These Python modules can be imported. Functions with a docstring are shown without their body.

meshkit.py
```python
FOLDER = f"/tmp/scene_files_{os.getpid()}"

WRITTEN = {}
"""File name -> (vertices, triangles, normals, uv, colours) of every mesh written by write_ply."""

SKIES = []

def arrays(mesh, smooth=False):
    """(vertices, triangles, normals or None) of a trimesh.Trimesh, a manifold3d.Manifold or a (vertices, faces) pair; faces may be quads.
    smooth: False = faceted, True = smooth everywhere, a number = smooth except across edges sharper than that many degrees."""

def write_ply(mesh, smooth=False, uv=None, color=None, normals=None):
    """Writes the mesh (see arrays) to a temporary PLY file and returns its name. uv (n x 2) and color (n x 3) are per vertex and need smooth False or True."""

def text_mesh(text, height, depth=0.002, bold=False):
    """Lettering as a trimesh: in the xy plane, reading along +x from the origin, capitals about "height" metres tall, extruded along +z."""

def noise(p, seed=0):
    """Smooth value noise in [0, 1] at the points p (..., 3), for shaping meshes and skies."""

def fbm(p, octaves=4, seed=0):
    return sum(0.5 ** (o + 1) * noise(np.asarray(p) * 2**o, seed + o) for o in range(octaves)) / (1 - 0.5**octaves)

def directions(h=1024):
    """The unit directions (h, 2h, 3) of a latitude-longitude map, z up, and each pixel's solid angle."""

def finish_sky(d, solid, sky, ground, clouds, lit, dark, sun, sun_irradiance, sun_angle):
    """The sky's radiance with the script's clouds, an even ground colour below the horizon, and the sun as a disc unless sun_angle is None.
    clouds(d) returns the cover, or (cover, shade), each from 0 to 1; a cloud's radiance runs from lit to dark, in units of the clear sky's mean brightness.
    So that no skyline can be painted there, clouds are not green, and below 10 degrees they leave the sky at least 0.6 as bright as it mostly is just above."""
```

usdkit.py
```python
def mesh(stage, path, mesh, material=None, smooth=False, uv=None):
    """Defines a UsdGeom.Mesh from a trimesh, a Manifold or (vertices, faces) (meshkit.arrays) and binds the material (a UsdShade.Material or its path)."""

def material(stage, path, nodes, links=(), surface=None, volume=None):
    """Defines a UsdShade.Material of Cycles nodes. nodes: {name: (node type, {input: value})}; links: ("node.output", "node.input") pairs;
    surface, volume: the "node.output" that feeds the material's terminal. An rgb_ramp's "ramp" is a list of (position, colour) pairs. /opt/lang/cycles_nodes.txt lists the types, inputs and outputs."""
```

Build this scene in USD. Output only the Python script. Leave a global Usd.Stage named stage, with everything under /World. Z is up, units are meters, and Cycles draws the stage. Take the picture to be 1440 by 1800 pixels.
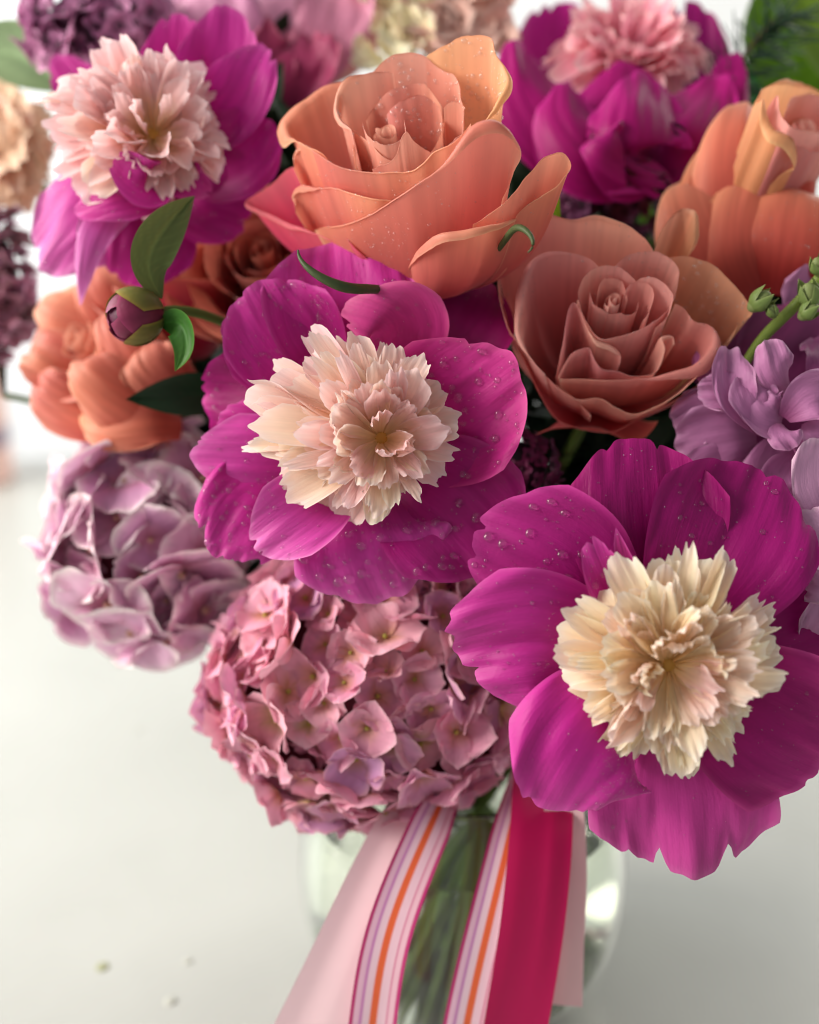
import math, numpy as np, trimesh, usdkit, meshkit
from pxr import Usd, UsdGeom, UsdLux, UsdShade, Gf, Sdf, Vt
from scipy.interpolate import CubicSpline

stage = Usd.Stage.CreateInMemory()
UsdGeom.Xform.Define(stage, '/World')
rng = np.random.default_rng(7)
nrm = lambda v: np.asarray(v, float) / (np.linalg.norm(v, axis=-1, keepdims=True) + 1e-12)

# ------------------------------------------------------------------ camera
PITCH = math.radians(20)
EYE = np.array([-0.028, -0.50, 0.45])
RIGHT = np.array([1.0, 0, 0]); FWD = np.array([0, math.cos(PITCH), -math.sin(PITCH)]); UP = np.array([0, math.sin(PITCH), math.cos(PITCH)])
BACK = -FWD
TAN = math.tan(math.radians(20)); PXM = TAN / 720          # metres per photo pixel at one metre
cam = UsdGeom.Camera.Define(stage, '/World/camera')
m = Gf.Matrix4d(*RIGHT, 0, *UP, 0, *BACK, 0, *EYE, 1)
cam.AddTransformOp().Set(m)
cam.CreateHorizontalApertureAttr(36.0); cam.CreateVerticalApertureAttr(45.0)
cam.CreateFocalLengthAttr(18.0 / TAN); cam.CreateClippingRangeAttr((0.02, 100.0))
cam.CreateFStopAttr(4.2); cam.CreateFocusDistanceAttr(0.425)
cam.CreateExposureAttr(0.30)

def P(px, py, d):
    return EYE + d * (FWD + RIGHT * (px - 720) * PXM + UP * (900 - py) * PXM)
def W3(r, u, b): return nrm(RIGHT * r + UP * u + BACK * b)

# ------------------------------------------------------------------ light
def rect_light(name, pos, target, w, h, power, color):
    l = UsdLux.RectLight.Define(stage, '/World/' + name)
    z = nrm(np.asarray(pos, float) - np.asarray(target, float)); x = nrm(np.cross([0, 0, 1.0], z)); y = np.cross(z, x)
    l.AddTransformOp().Set(Gf.Matrix4d(*x, 0, *y, 0, *z, 0, *pos, 1))
    l.CreateWidthAttr(w); l.CreateHeightAttr(h); l.CreateIntensityAttr(power); l.CreateColorAttr(Gf.Vec3f(*color))
rect_light('window_light', (-1.85, -0.35, 1.10), (0, -0.05, 0.30), 1.5, 1.4, 10.5, (1.0, 0.93, 0.85))
rect_light('wall_window_light', (-1.6, 0.95, 1.0), (0.0, 1.75, 0.75), 1.2, 1.0, 5.6, (0.92, 0.97, 1.0))
rect_light('right_window_light', (1.5, 1.25, 1.15), (0.25, 0, 0.15), 1.2, 1.0, 5.0, (1.0, 0.95, 0.86))
dome = UsdLux.DomeLight.Define(stage, '/World/room_light')
sky = usdkit.material(stage, '/World/Looks/room_glow', {'b': ('background_shader', {'color': (0.96, 0.97, 0.97), 'strength': 0.30})}, [], surface='b.background')
UsdShade.MaterialBindingAPI.Apply(dome.GetPrim()).Bind(sky)

# ------------------------------------------------------------------ helpers
def lin(c):
    c = np.asarray(c, float) / 255
    return np.where(c <= .04045, c / 12.92, ((c + .055) / 1.055) ** 2.4)
USED = {}
def numbered(parent, name):
    k = f'{parent}/{name}'; n = USED.get(k, 0); USED[k] = n + 1
    return k if n == 0 else f'{k}_{n:03d}'
def meta(p, label=None, cat=None, group=None, kind=None):
    for k, v in (('label', label), ('category', cat), ('group', group), ('kind', kind)):
        if v: p.SetCustomDataByKey(k, v)
def thing(name, label, cat, group=None, at=None):
    x = UsdGeom.Xform.Define(stage, numbered('/World', name)); p = x.GetPrim()
    o = np.zeros(3) if at is None else np.asarray(at, float)
    x.AddTranslateOp().Set(Gf.Vec3d(*map(float, o))); p.SetCustomDataByKey
    ORIGIN[str(p.GetPath())] = o
    meta(p, label, cat, group); return p
ORIGIN = {}
def origin(path):
    while path and path not in ORIGIN: path = path.rsplit('/', 1)[0]
    return ORIGIN.get(path, np.zeros(3))
def part(parent, name, mesh, mat, tint=None, smooth=True, uv=None, label=None, kind=None, cat=None, group=None):
    pp = '/World' if parent is None else str(parent.GetPath())
    path = numbered(pp, name)
    V, F = (mesh.vertices, mesh.faces) if hasattr(mesh, 'faces') else mesh
    V = np.asarray(V, float) - origin(pp)
    g = usdkit.mesh(stage, path, (V, F), M[mat], smooth=smooth, uv=uv)
    if tint is not None:
        UsdGeom.PrimvarsAPI(g).CreatePrimvar('tint', Sdf.ValueTypeNames.Color3fArray, 'vertex').Set(Vt.Vec3fArray.FromNumpy(np.asarray(tint, np.float32)))
    meta(g.GetPrim(), label, cat, group, kind)
    return g.GetPrim()

# ------------------------------------------------------------------ materials
M = {}
def mat(name, nodes, links, surface=None, volume=None):
    M[name] = usdkit.material(stage, '/World/Looks/' + name, nodes, links, surface=surface, volume=volume); return M[name]
def tinted(name, trans, rough, spec, sheen=0.0, bump=0.25, bscale=900, vein=0.0, vs=(14, 1.6), vcol=0.0):
    n = {'a': ('attribute', {'attribute': 'tint'}), 'g': ('texture_coordinate', {}),
         'n': ('noise_texture', {'scale': bscale, 'detail': 3.0}), 'b': ('bump', {'strength': bump, 'distance': 0.0004}),
         'p': ('principled_bsdf', {'roughness': rough, 'specular_ior_level': spec, 'sheen_weight': sheen, 'sheen_roughness': 0.4}),
         't': ('translucent_bsdf', {}), 'm': ('mix_closure', {'fac': trans})}
    l = [('g.object', 'n.vector'), ('n.fac', 'b.height'), ('p.BSDF', 'm.closure1'), ('t.BSDF', 'm.closure2')]
    if vein:
        n.update({'uv': ('mapping', {'scale': (vs[0], vs[1], 1)}), 'v': ('noise_texture', {'scale': 1.0, 'detail': 3.0, 'roughness': 0.6}), 'b2': ('bump', {'strength': vein, 'distance': 0.0012}),
                  'r': ('map_range', {'from_min': 0.3, 'from_max': 0.7, 'to_min': 1 - vcol, 'to_max': 1 + vcol * .6}), 'c': ('vector_math', {'math_type': 'scale'})})
        l += [('g.UV', 'uv.vector'), ('uv.vector', 'v.vector'), ('v.fac', 'b2.height'), ('b2.normal', 'b.normal'), ('v.fac', 'r.value'), ('a.color', 'c.vector1'), ('r.result', 'c.scale'),
              ('c.vector', 'p.base_color'), ('c.vector', 't.color')]
    else: l += [('a.color', 'p.base_color'), ('a.color', 't.color')]
    l.append(('b.normal', 'p.normal'))
    mat(name, n, l, 'm.closure')
tinted('peony_petal', 0.24, 0.46, 0.22, 0.12, 0.30, 700, 0.30, (13, 1.8), 0.07)
tinted('petaloid', 0.42, 0.55, 0.25, 0.0, 0.2, 900, 0.4, (5, 1.0), 0.06)
tinted('rose_petal', 0.36, 0.48, 0.28, 0.20, 0.14, 1600, 0.10, (12, 2.0), 0.05)
tinted('sepal_petal', 0.22, 0.5, 0.3, 0.15, 0.3, 700, 0.4, (6, 1.5), 0.08)
tinted('leaf_green', 0.15, 0.48, 0.28, 0.0, 0.4, 500)
tinted('ribbon_cloth', 0.12, 0.55, 0.3, 0.1, 0.15, 3000)
tinted('plain', 0.0, 0.5, 0.4, 0.0, 0.1, 400)
def dropmat(name, glass, milk, rough):
    mat(name, {'l': ('layer_weight', {'blend': 0.5}), 'pw': ('math', {'math_type': 'power', 'value2': 3.5}), 'ma': ('math', {'math_type': 'multiply_add', 'value2': 0.50, 'value3': 0.065}),
        't': ('transparent_bsdf', {'color': (1, 1, 1)}), 'd': ('diffuse_bsdf', {'color': (1, 1, 1)}), 'x': ('mix_closure', {'fac': milk}), 'y': ('glossy_bsdf', {'color': (1, 1, 1), 'roughness': rough}), 'm': ('mix_closure', {}),
        'p': ('glass_bsdf', {'color': (1, 1, 1), 'roughness': 0.0, 'IOR': 1.33}), 'k': ('mix_closure', {'fac': glass})},
        [('l.facing', 'pw.value1'), ('pw.value', 'ma.value1'), ('ma.value', 'm.fac'), ('t.BSDF', 'x.closure1'), ('d.BSDF', 'x.closure2'), ('x.closure', 'm.closure1'), ('y.BSDF', 'm.closure2'), ('m.closure', 'k.closure1'), ('p.BSDF', 'k.closure2')], 'k.closure')
dropmat('water_drop', 0.60, 0.03, 0.02); dropmat('dew', 0.2, 0.09, 0.10)
mat('clear_glass', {'p': ('principled_bsdf', {'base_color': (0.97, 1.0, 0.97), 'roughness': 0.01, 'ior': 1.48, 'transmission_weight': 1.0})}, [], 'p.BSDF')
mat('vase_water', {'p': ('principled_bsdf', {'base_color': (0.93, 0.96, 0.86), 'roughness': 0.0, 'ior': 1.33, 'transmission_weight': 1.0})}, [], 'p.BSDF')
mat('white_table', {'g': ('texture_coordinate', {}), 'n': ('noise_texture', {'scale': 6.0, 'detail': 4.0}), 'r': ('rgb_ramp', {'ramp': [(0.3, (0.43, 0.44, 0.41)), (0.7, (0.48, 0.49, 0.46))]}),
    'n2': ('noise_texture', {'scale': 40.0, 'detail': 3.0}), 'b': ('bump', {'strength': 0.1, 'distance': 0.002}), 'p': ('principled_bsdf', {'roughness': 0.32, 'specular_ior_level': 0.5})},
    [('g.object', 'n.vector'), ('n.fac', 'r.fac'), ('r.color', 'p.base_color'), ('g.object', 'n2.vector'), ('n2.fac', 'b.height'), ('b.normal', 'p.normal')], 'p.BSDF')
mat('white_wall', {'p': ('principled_bsdf', {'base_color': (0.80, 0.82, 0.83), 'roughness': 0.8})}, [], 'p.BSDF')

# ------------------------------------------------------------------ petal sheets
def grid_faces(nu, nv):
    i, j = np.meshgrid(np.arange(nu - 1), np.arange(nv - 1), indexing='ij')
    a = (i * nv + j).ravel(); b = a + nv
    return np.vstack([np.stack([a, b, b + 1], 1), np.stack([a, b + 1, a + 1], 1)])
def n2(x, y, seed): return meshkit.noise(np.stack([x + 50.3, y + 50.7, np.full_like(x, 0.37 + seed * 3.1)], -1), int(seed) % 997) * 2 - 1
class Sheet: pass
ICO2 = trimesh.creation.icosphere(2); ICO1 = trimesh.creation.icosphere(1)
def cap(m):
    f = m.faces[(m.vertices[m.faces][:, :, 2] > -.35).all(1)]; q = trimesh.Trimesh(m.vertices, f, process=False); q.remove_unreferenced_vertices(); return q
CAP2, CAP1 = cap(ICO2), cap(ICO1)
def sheet(pts, face, hw, nu=17, nv=15, base=.3, wide=.62, k=.42, p=2.3, cup=.6, cup2=None, ruffle=.10, rf=2.2, teeth=0., tf=6., lip=0., lump=.06, seed=0, point=0., prof='petal', crease=0., tipw=.12, edge=0., notch=(), crink=0.):
    pts = np.asarray(pts, float)
    t = np.concatenate([[0], np.cumsum(np.linalg.norm(np.diff(pts, axis=0), axis=1))]); ln = t[-1]; t = t / ln
    cs = CubicSpline(t, pts, bc_type='natural') if len(pts) > 2 else (lambda s, o=0: pts[0] + s[..., None] * (pts[1] - pts[0]) if o == 0 else np.broadcast_to(pts[1] - pts[0], s.shape + (3,)))
    U, V = np.meshgrid(np.linspace(-1, 1, nu), np.linspace(0, 1, nv), indexing='ij')
    L = 1 - k * np.abs(U) ** p + point * np.exp(-(U / .16) ** 2)
    for u0, dp, wd_ in notch: L = L - dp * np.exp(-((U - u0) / wd_) ** 2)
    if edge: L = L + edge * n2(U * 2.6, U * 0 + 2, seed + 21) + edge * .55 * n2(U * 8, U * 0 + 6, seed + 22)
    if teeth: 
        q = n2(U * tf, U * 0, seed); L = L + teeth * (np.abs(q) ** .7 * np.sign(q)) + teeth * .5 * n2(U * tf * 2.3, U * 0 + 9, seed + 5)
    S = V * L
    if prof == 'leaf': w = np.maximum(.02, np.sin(np.pi * np.clip(S, 0, 1) ** .85) ** .9)
    else:
        w = base + (1 - base) * np.sin(np.pi / 2 * np.clip(S / wide, 0, 1)); w = w * (1 - tipw * np.clip((S - wide) / (1 - wide), 0, 1.3) ** 2)
    w = w * hw
    C = cs(S); T = nrm(cs(S, 1)); f = np.asarray(face, float)
    N = nrm(f - (T @ f)[..., None] * T); B = np.cross(T, N)
    th = (cup if cup2 is None else cup + (cup2 - cup) * S); th = np.where(np.abs(th) < 1e-3, 1e-3, th)
    x = w * np.sin(U * th) / th; z = w * (1 - np.cos(U * th)) / th
    e = np.clip(.75 * V ** 2.5 + .55 * np.abs(U) ** 3 * np.clip(V * 2, 0, 1), 0, 1)
    z = z + ruffle * hw * e * (n2(U * rf + V, V * rf * .8, seed + 1) + .5 * n2(U * rf * 2.3, V * rf * 1.7 + 3, seed + 2))
    z = z + lump * hw * n2(U * 1.1 + 7, V * 1.4 + 3, seed + 3) * np.clip(V * 3, 0, 1)
    q = np.clip((S - .72) / .28, 0, 1); z = z - lip * hw * q * q
    z = z - crease * hw * np.exp(-(U / .12) ** 2) * np.clip(V * 2, 0, 1)
    if crink: z = z + crink * hw * np.clip(V * 1.6 - .4, 0, 1) * (n2(U * 7 + 1.5 * n2(U * 2, V * 2, seed + 31), V * 2.2, seed + 30) + .5 * n2(U * 15, V * 4, seed + 32))
    s = Sheet(); s.V = (C + B * x[..., None] + N * z[..., None]); s.U, s.S, s.nu, s.nv = U, V, nu, nv
    s.N = N; finish(s); return s
def finish(s):
    du = np.gradient(s.V, axis=0); dv = np.gradient(s.V, axis=1); s.N = nrm(np.cross(dv, du)) if False else nrm(np.cross(du, dv))
    s.F = grid_faces(s.nu, s.nv)
def tint(s, basec, midc, edgec, seed=0, ew=.10, streak=.10, g=1.0, bw=.35, tipe=.6, hue=0.):
    U, V = s.U, s.S
    b, md, ed = lin(basec), lin(midc), lin(edgec)
    t = np.clip(V / bw, 0, 1) ** g
    c = b + (md - b) * t[..., None]
    edge = np.clip(np.maximum((np.abs(U) - (1 - ew)) / ew * np.clip(V * 3 - .5, 0, 1), (V - (1 - ew)) / ew), 0, 1)
    soft = np.clip((V - .4) / .6, 0, 1) ** 2 * tipe * .6
    c = c + (ed - c) * np.clip(edge * tipe + soft, 0, 1)[..., None]
    c = c * (1 + streak * n2(U * 9, V * 1.3, seed + 11) + streak * n2(U * 3, V * 3, seed + 12))[..., None]
    if hue: c = c * (1 + hue * n2(U * 1.3 + 3, V * 1.5, seed + 13)[..., None] * np.array([.4, 1.0, .5]) + hue * .2 * n2(U * 24, V * 1.6, seed + 14)[..., None])
    return np.clip(c, .002, .95).reshape(-1, 3)
def put(parent, name, s, mat_, col, **kw): return part(parent, name, (s.V.reshape(-1, 3), s.F), mat_, col, uv=np.stack([s.U.reshape(-1), s.S.reshape(-1)], 1), **kw)

DROPS = {}
def drops(parent, s, n, r0, r1, seed, box=(-.9, .9, .35, .97), flat=.75, fine=False, limit=300, weight=None, m='water_drop'):
    """round water drops sitting on a petal; fine dew is one joined part"""
    g = np.random.default_rng(seed); out = []; placed = []
    key = str(parent.GetPath())
    for _ in range(n * 4):
        if len(placed) >= n: break
        u, v = g.uniform(box[0], box[1]), g.uniform(box[2], box[3])
        if weight is not None and g.random() > weight(u, v): continue
        x, y = (u + 1) / 2 * (s.nu - 1), v * (s.nv - 1); i, j = min(int(x), s.nu - 2), min(int(y), s.nv - 2); a, b = x - i, y - j
        mixq = lambda A: (A[i, j] * (1 - a) * (1 - b) + A[i + 1, j] * a * (1 - b) + A[i, j + 1] * (1 - a) * b + A[i + 1, j + 1] * a * b)
        p, nn = mixq(s.V), nrm(mixq(s.N))
        if nn @ (EYE - p) < 0: nn = -nn
        r = r0 + (r1 - r0) * g.random() ** 2.6
        if any(np.linalg.norm(p - q) < (r + rr) * 1.05 for q, rr in placed): continue
        placed.append((p, r))
        tx = nrm(np.cross(nn, [.3, .5, .8])); ty = np.cross(nn, tx)
        el = g.uniform(.85, 1.25)
        base = CAP1 if fine else ICO2
        vv = base.vertices * [r * el, r / el, r * flat]
        vv = vv @ np.stack([tx, ty, nn]) + p + nn * r * flat * .22
        if fine or r < .00055 or DROPS.get(key, 0) >= limit: out.append((vv, base.faces))
        else:
            DROPS[key] = DROPS.get(key, 0) + 1
            part(parent, 'water_drop', (vv, base.faces), m)
    if out:
        o, V, F = 0, [], []
        for v, f in out: V.append(v); F.append(f + o); o += len(v)
        part(parent, 'fine_dew', (np.vstack(V), np.vstack(F)), 'dew' if fine else m, kind='stuff')

def tube(pts, r, n=8, sm=24):
    pts = np.asarray(pts, float); t = np.linspace(0, 1, len(pts))
    cs = CubicSpline(t, pts) if len(pts) > 2 else None
    q = np.linspace(0, 1, sm); c = cs(q) if cs is not None else pts[0] + q[:, None] * (pts[-1] - pts[0])
    rr = np.interp(q, np.linspace(0, 1, np.size(r)), np.atleast_1d(r))
    T = nrm(np.gradient(c, axis=0)); ref = nrm([.31, .17, .93] if abs(T[0] @ nrm([.31, .17, .93])) < .9 else [1, 0, 0])
    A = nrm(np.cross(T, ref)); B = np.cross(T, A)
    a = np.linspace(0, 2 * np.pi, n, endpoint=False)
    V = c[:, None] + rr[:, None, None] * (np.cos(a)[None, :, None] * A[:, None] + np.sin(a)[None, :, None] * B[:, None])
    V = np.vstack([V.reshape(-1, 3), c[:1], c[-1:]]); F = []
    i, j = np.meshgrid(np.arange(sm - 1), np.arange(n), indexing='ij'); p0 = (i * n + j).ravel(); p1 = (i * n + (j + 1) % n).ravel()
    F = [np.stack([p0, p1, p1 + n], 1), np.stack([p0, p1 + n, p0 + n], 1)]
    k = np.arange(n); kk = (k + 1) % n; e = sm * n
    F += [np.stack([np.full(n, e), kk, k], 1), np.stack([np.full(n, e + 1), (sm - 1) * n + k, (sm - 1) * n + kk], 1)]
    return V, np.vstack(F)
def flat_tint(V, c, var=.12, sc=60, seed=1):
    q = meshkit.noise(np.asarray(V) * sc + 90, seed) * 2 - 1
    return np.clip(lin(c) * (1 + var * q)[:, None], .002, .95)
STEMG = (88, 112, 48)
STEM_N = [0]
def stem(parent, start, axis, r=.0022, color=STEMG):
    """flower stalk that runs down through the neck of the vase into the water"""
    i = STEM_N[0]; STEM_N[0] += 1; a = i * 2.39996; rad = .012 + .022 * ((i * .618) % 1)
    neck = np.array([rad * math.cos(a), rad * math.sin(a), .150]); foot = np.array([-.050 * math.cos(a + .5), -.050 * math.sin(a + .5), .016])
    start = np.asarray(start, float); c1 = start - np.asarray(axis) * .05; c2 = np.array([neck[0] * 1.3, .055, max(.22, start[2] - .10)])
    t = np.linspace(0, 1, 9)[:, None]; bz = start * (1 - t) ** 3 + 3 * c1 * t * (1 - t) ** 2 + 3 * c2 * t * t * (1 - t) + neck * t ** 3
    pts = np.vstack([bz, neck * .75 + foot * .25, neck * .5 + foot * .5, foot])
    V, F = tube(pts, np.linspace(r, r * 1.25, len(pts)), 7, 34)
    part(parent, 'stem', (V, F), 'leaf_green', flat_tint(V, color))

# ------------------------------------------------------------------ flowers
def petaloid_ball(parent, void, dome, R, H, axis, d, n, cols, seed, hw=(18, 40), emin=-10, emax=57, depth=.0, inner=.5):
    """crown of fringed narrow petals: tips lie on a dome round 'dome', feet meet at 'void' (photo pixels at depth d)"""
    g = np.random.default_rng(seed); s = PXM * d
    ez = axis; ex = nrm(RIGHT - (RIGHT @ ez) * ez); ey = np.cross(ez, ex)
    Vc, Dc = P(*void, d), P(*dome, d)
    foot = Vc + ez * H * s * .10 - ez * depth
    for i in range(n):
        f = (i + .5) / n
        e = math.radians(emin + (emax - emin) * f ** 1.05 + g.normal(0, 10)); a = i * 2.39996 + g.normal(0, .16)
        rad1 = ex * math.cos(a) + ey * math.sin(a)
        c = Dc + (Vc - Dc) * max(0, math.sin(e)) ** .7 - ez * depth
        q = g.uniform(.76, 1.08) * (1 - .2 * g.random() * f)
        tip = c + rad1 * (R * s * math.cos(e) * q) + ez * (H * s * math.sin(e) * q)
        b0 = foot + rad1 * s * R * .05
        ln = np.linalg.norm(tip - b0)
        up = nrm(ez * math.cos(e) - rad1 * math.sin(e)); mid = b0 + (tip - b0) * .52 + (ez * (.14 - .22 * f) * math.cos(e) + rad1 * .10 * math.sin(max(e, 0))) * ln
        h = g.uniform(*hw) * s * (1 - .25 * f)
        fc = nrm(up + g.normal(0, .32, 3))
        cr = inner * f
        sh = sheet([b0, mid, tip], fc, h, nu=19, nv=11, base=.20, wide=.78, k=g.uniform(.10, .26), p=2.4, cup=g.uniform(.2, 1.2), ruffle=g.uniform(.06, .22) + cr * g.uniform(.3, .8), rf=2.4 + 1.6 * cr,
                   teeth=g.uniform(.045, .085), tf=g.uniform(2.6, 4.6), lip=g.uniform(-.2, .45) + cr * g.uniform(-.6, .6), lump=.14, seed=seed * 100 + i, tipw=.0)
        cc = cols(a, e, g)
        put(parent, 'petaloid', sh, 'petaloid', tint(sh, *cc, seed=seed + i, ew=.12, streak=.05, bw=.70, g=.8))
    rv = ICO2.vertices * np.array([1, 1, 1]) * s * 26 + foot - ez * s * 20
    part(parent, 'receptacle', (rv, ICO2.faces), 'petaloid', flat_tint(rv, (214, 170, 84)))

def guard(parent, d, spec, base, mid, edge, seed, drop=None, **kw):
    """one broad outer petal: spec = (spine [(px, py, dz)...], half width px, options)"""
    pts, hw, o = spec
    o = dict(o); face = o.pop('face', (0, 0, 1)); dr = o.pop('drops', None); lab = o.pop('label', None); c = o.pop('cols', None)
    q = [P(x, y, d + z) for x, y, z in pts]; gg = np.random.default_rng(seed)
    sh = sheet(q, W3(*face), hw * 1.22 * PXM * d, nu=49, nv=31, seed=seed, **{**dict(base=.5, wide=.56, lump=.17, ruffle=.18, edge=.035, k=.36, crink=.026, notch=[(gg.uniform(-.7, .7), gg.uniform(.01, .06), gg.uniform(.03, .07)) for _ in range(2)]), **o})
    b, m_, e_ = c or (base, mid, edge)
    ad = np.array([-8, 11, -4]); pr = put(parent, 'petal', sh, 'peony_petal', tint(sh, b, np.array(m_) + ad, np.array(e_) + ad, seed=seed, ew=.06, streak=.11, hue=.30), label=lab)
    for k, a in enumerate(dr or [(6, .0003, .0011)]): drops(parent, sh, int(a[0] * 1.7), *a[1:3], seed=seed * 7 + k, **(a[3] if len(a) > 3 else {}))
    drops(parent, sh, 45, .00014, .0004, seed=seed * 7 + 5, fine=True)
    return sh
MB, MM, ME = (150, 8, 96), (196, 22, 142), (214, 70, 168)      # magenta of the peonies
DB, DM, DE = (120, 2, 74), (176, 6, 112), (190, 30, 128)

def cream_pink(pink):
    def f(a, e, g):
        k = np.clip(g.normal(pink, .22) + max(0, e - .25) * .45, 0, 1)
        tipc = np.array([253, 243, 228]) * (1 - k) + np.array([254, 224, 226]) * k
        midc = np.array([252, 230, 192]) * (1 - k) + np.array([252, 208, 206]) * k
        return (252, 216, 150), midc, tipc
    return f

# ---- centre peony
dA = .44
A = thing('peony', 'open magenta peony with blush cream fringed centre, below the big peach rose', 'peony', at=P(640, 770, dA + .03))
axA = W3(.18, -.05, .97)
LOT = (46, .0004, .0022); 
specs = [
 ([(690, 660, .030), (780, 570, .028), (840, 480, .040)], 105, dict(cup=.5, cols=(DB, (150, 4, 100), DM))),
 ([(620, 660, .030), (600, 540, .022), (590, 425, .028)], 120, dict(cup=.5, drops=[(30, .0003, .0014)])),
 ([(690, 640, .024), (680, 565, .004), (650, 545, -.004)], 85, dict(cup=.4, lip=.6, cols=(MM, (205, 40, 140), (225, 90, 160)))),
 ([(580, 680, .026), (500, 590, .018), (445, 500, .016)], 95, dict(cup=.6, drops=[(60, .0003, .0015)])),
 ([(560, 690, .030), (470, 620, .024), (400, 555, .022)], 66, dict(cup=.6, drops=[(40, .0003, .0014)])),
 ([(560, 730, .034), (440, 700, .034), (350, 690, .040)], 92, dict(cup=.5, cols=(DB, (160, 8, 106), MM))),
 ([(560, 790, .026), (440, 760, .022), (380, 745, .024)], 60, dict(cup=.4)),
 ([(570, 800, .020), (440, 800, .012), (336, 795, .016)], 66, dict(cup=-.5, cols=(MB, (206, 44, 158), (224, 110, 190)), drops=[(10, .0003, .0010)])),
 ([(570, 830, .022), (450, 890, .012), (385, 985, .016)], 92, dict(cup=-.4, ruffle=.28, rf=3.6, teeth=.06, drops=[(75, .0004, .0019)])),
 ([(600, 850, .014), (530, 900, .000), (445, 960, .002)], 66, dict(cup=.75, cols=(MB, (208, 50, 162), (226, 112, 190)), drops=[(14, .0003, .0010)])),
 ([(640, 850, .018), (650, 950, .000), (690, 1058, .010)], 128, dict(cup=-.55, wide=.7, cols=(MB, (204, 40, 156), (220, 92, 180)), drops=[(46, .0005, .0023), (40, .0003, .0007)])),
 ([(690, 830, .020), (790, 900, .008), (865, 985, .014)], 118, dict(cup=.5, wide=.6, cols=(MB, (178, 16, 126), (200, 50, 150)), drops=[(17, .0006, .0022)])),
 ([(690, 780, .024), (800, 720, .004), (908, 640, -.012)], 122, dict(cup=.75, wide=.6, tipw=.05, face=(-.3, -.2, 1), cols=(MB, (202, 24, 138), (226, 70, 160)), drops=[(48, .0005, .0023), (30, .0003, .0007)])),
]
for i, sp in enumerate(specs): guard(A, dA, sp, MB, MM, ME, 100 + i)
petaloid_ball(A, (668, 770), (596, 742), 172, 150, axA, dA, 130, cream_pink(.5), 11, hw=(17, 44))
stem(A, P(650, 770, dA + .050), axA, .003)

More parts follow.
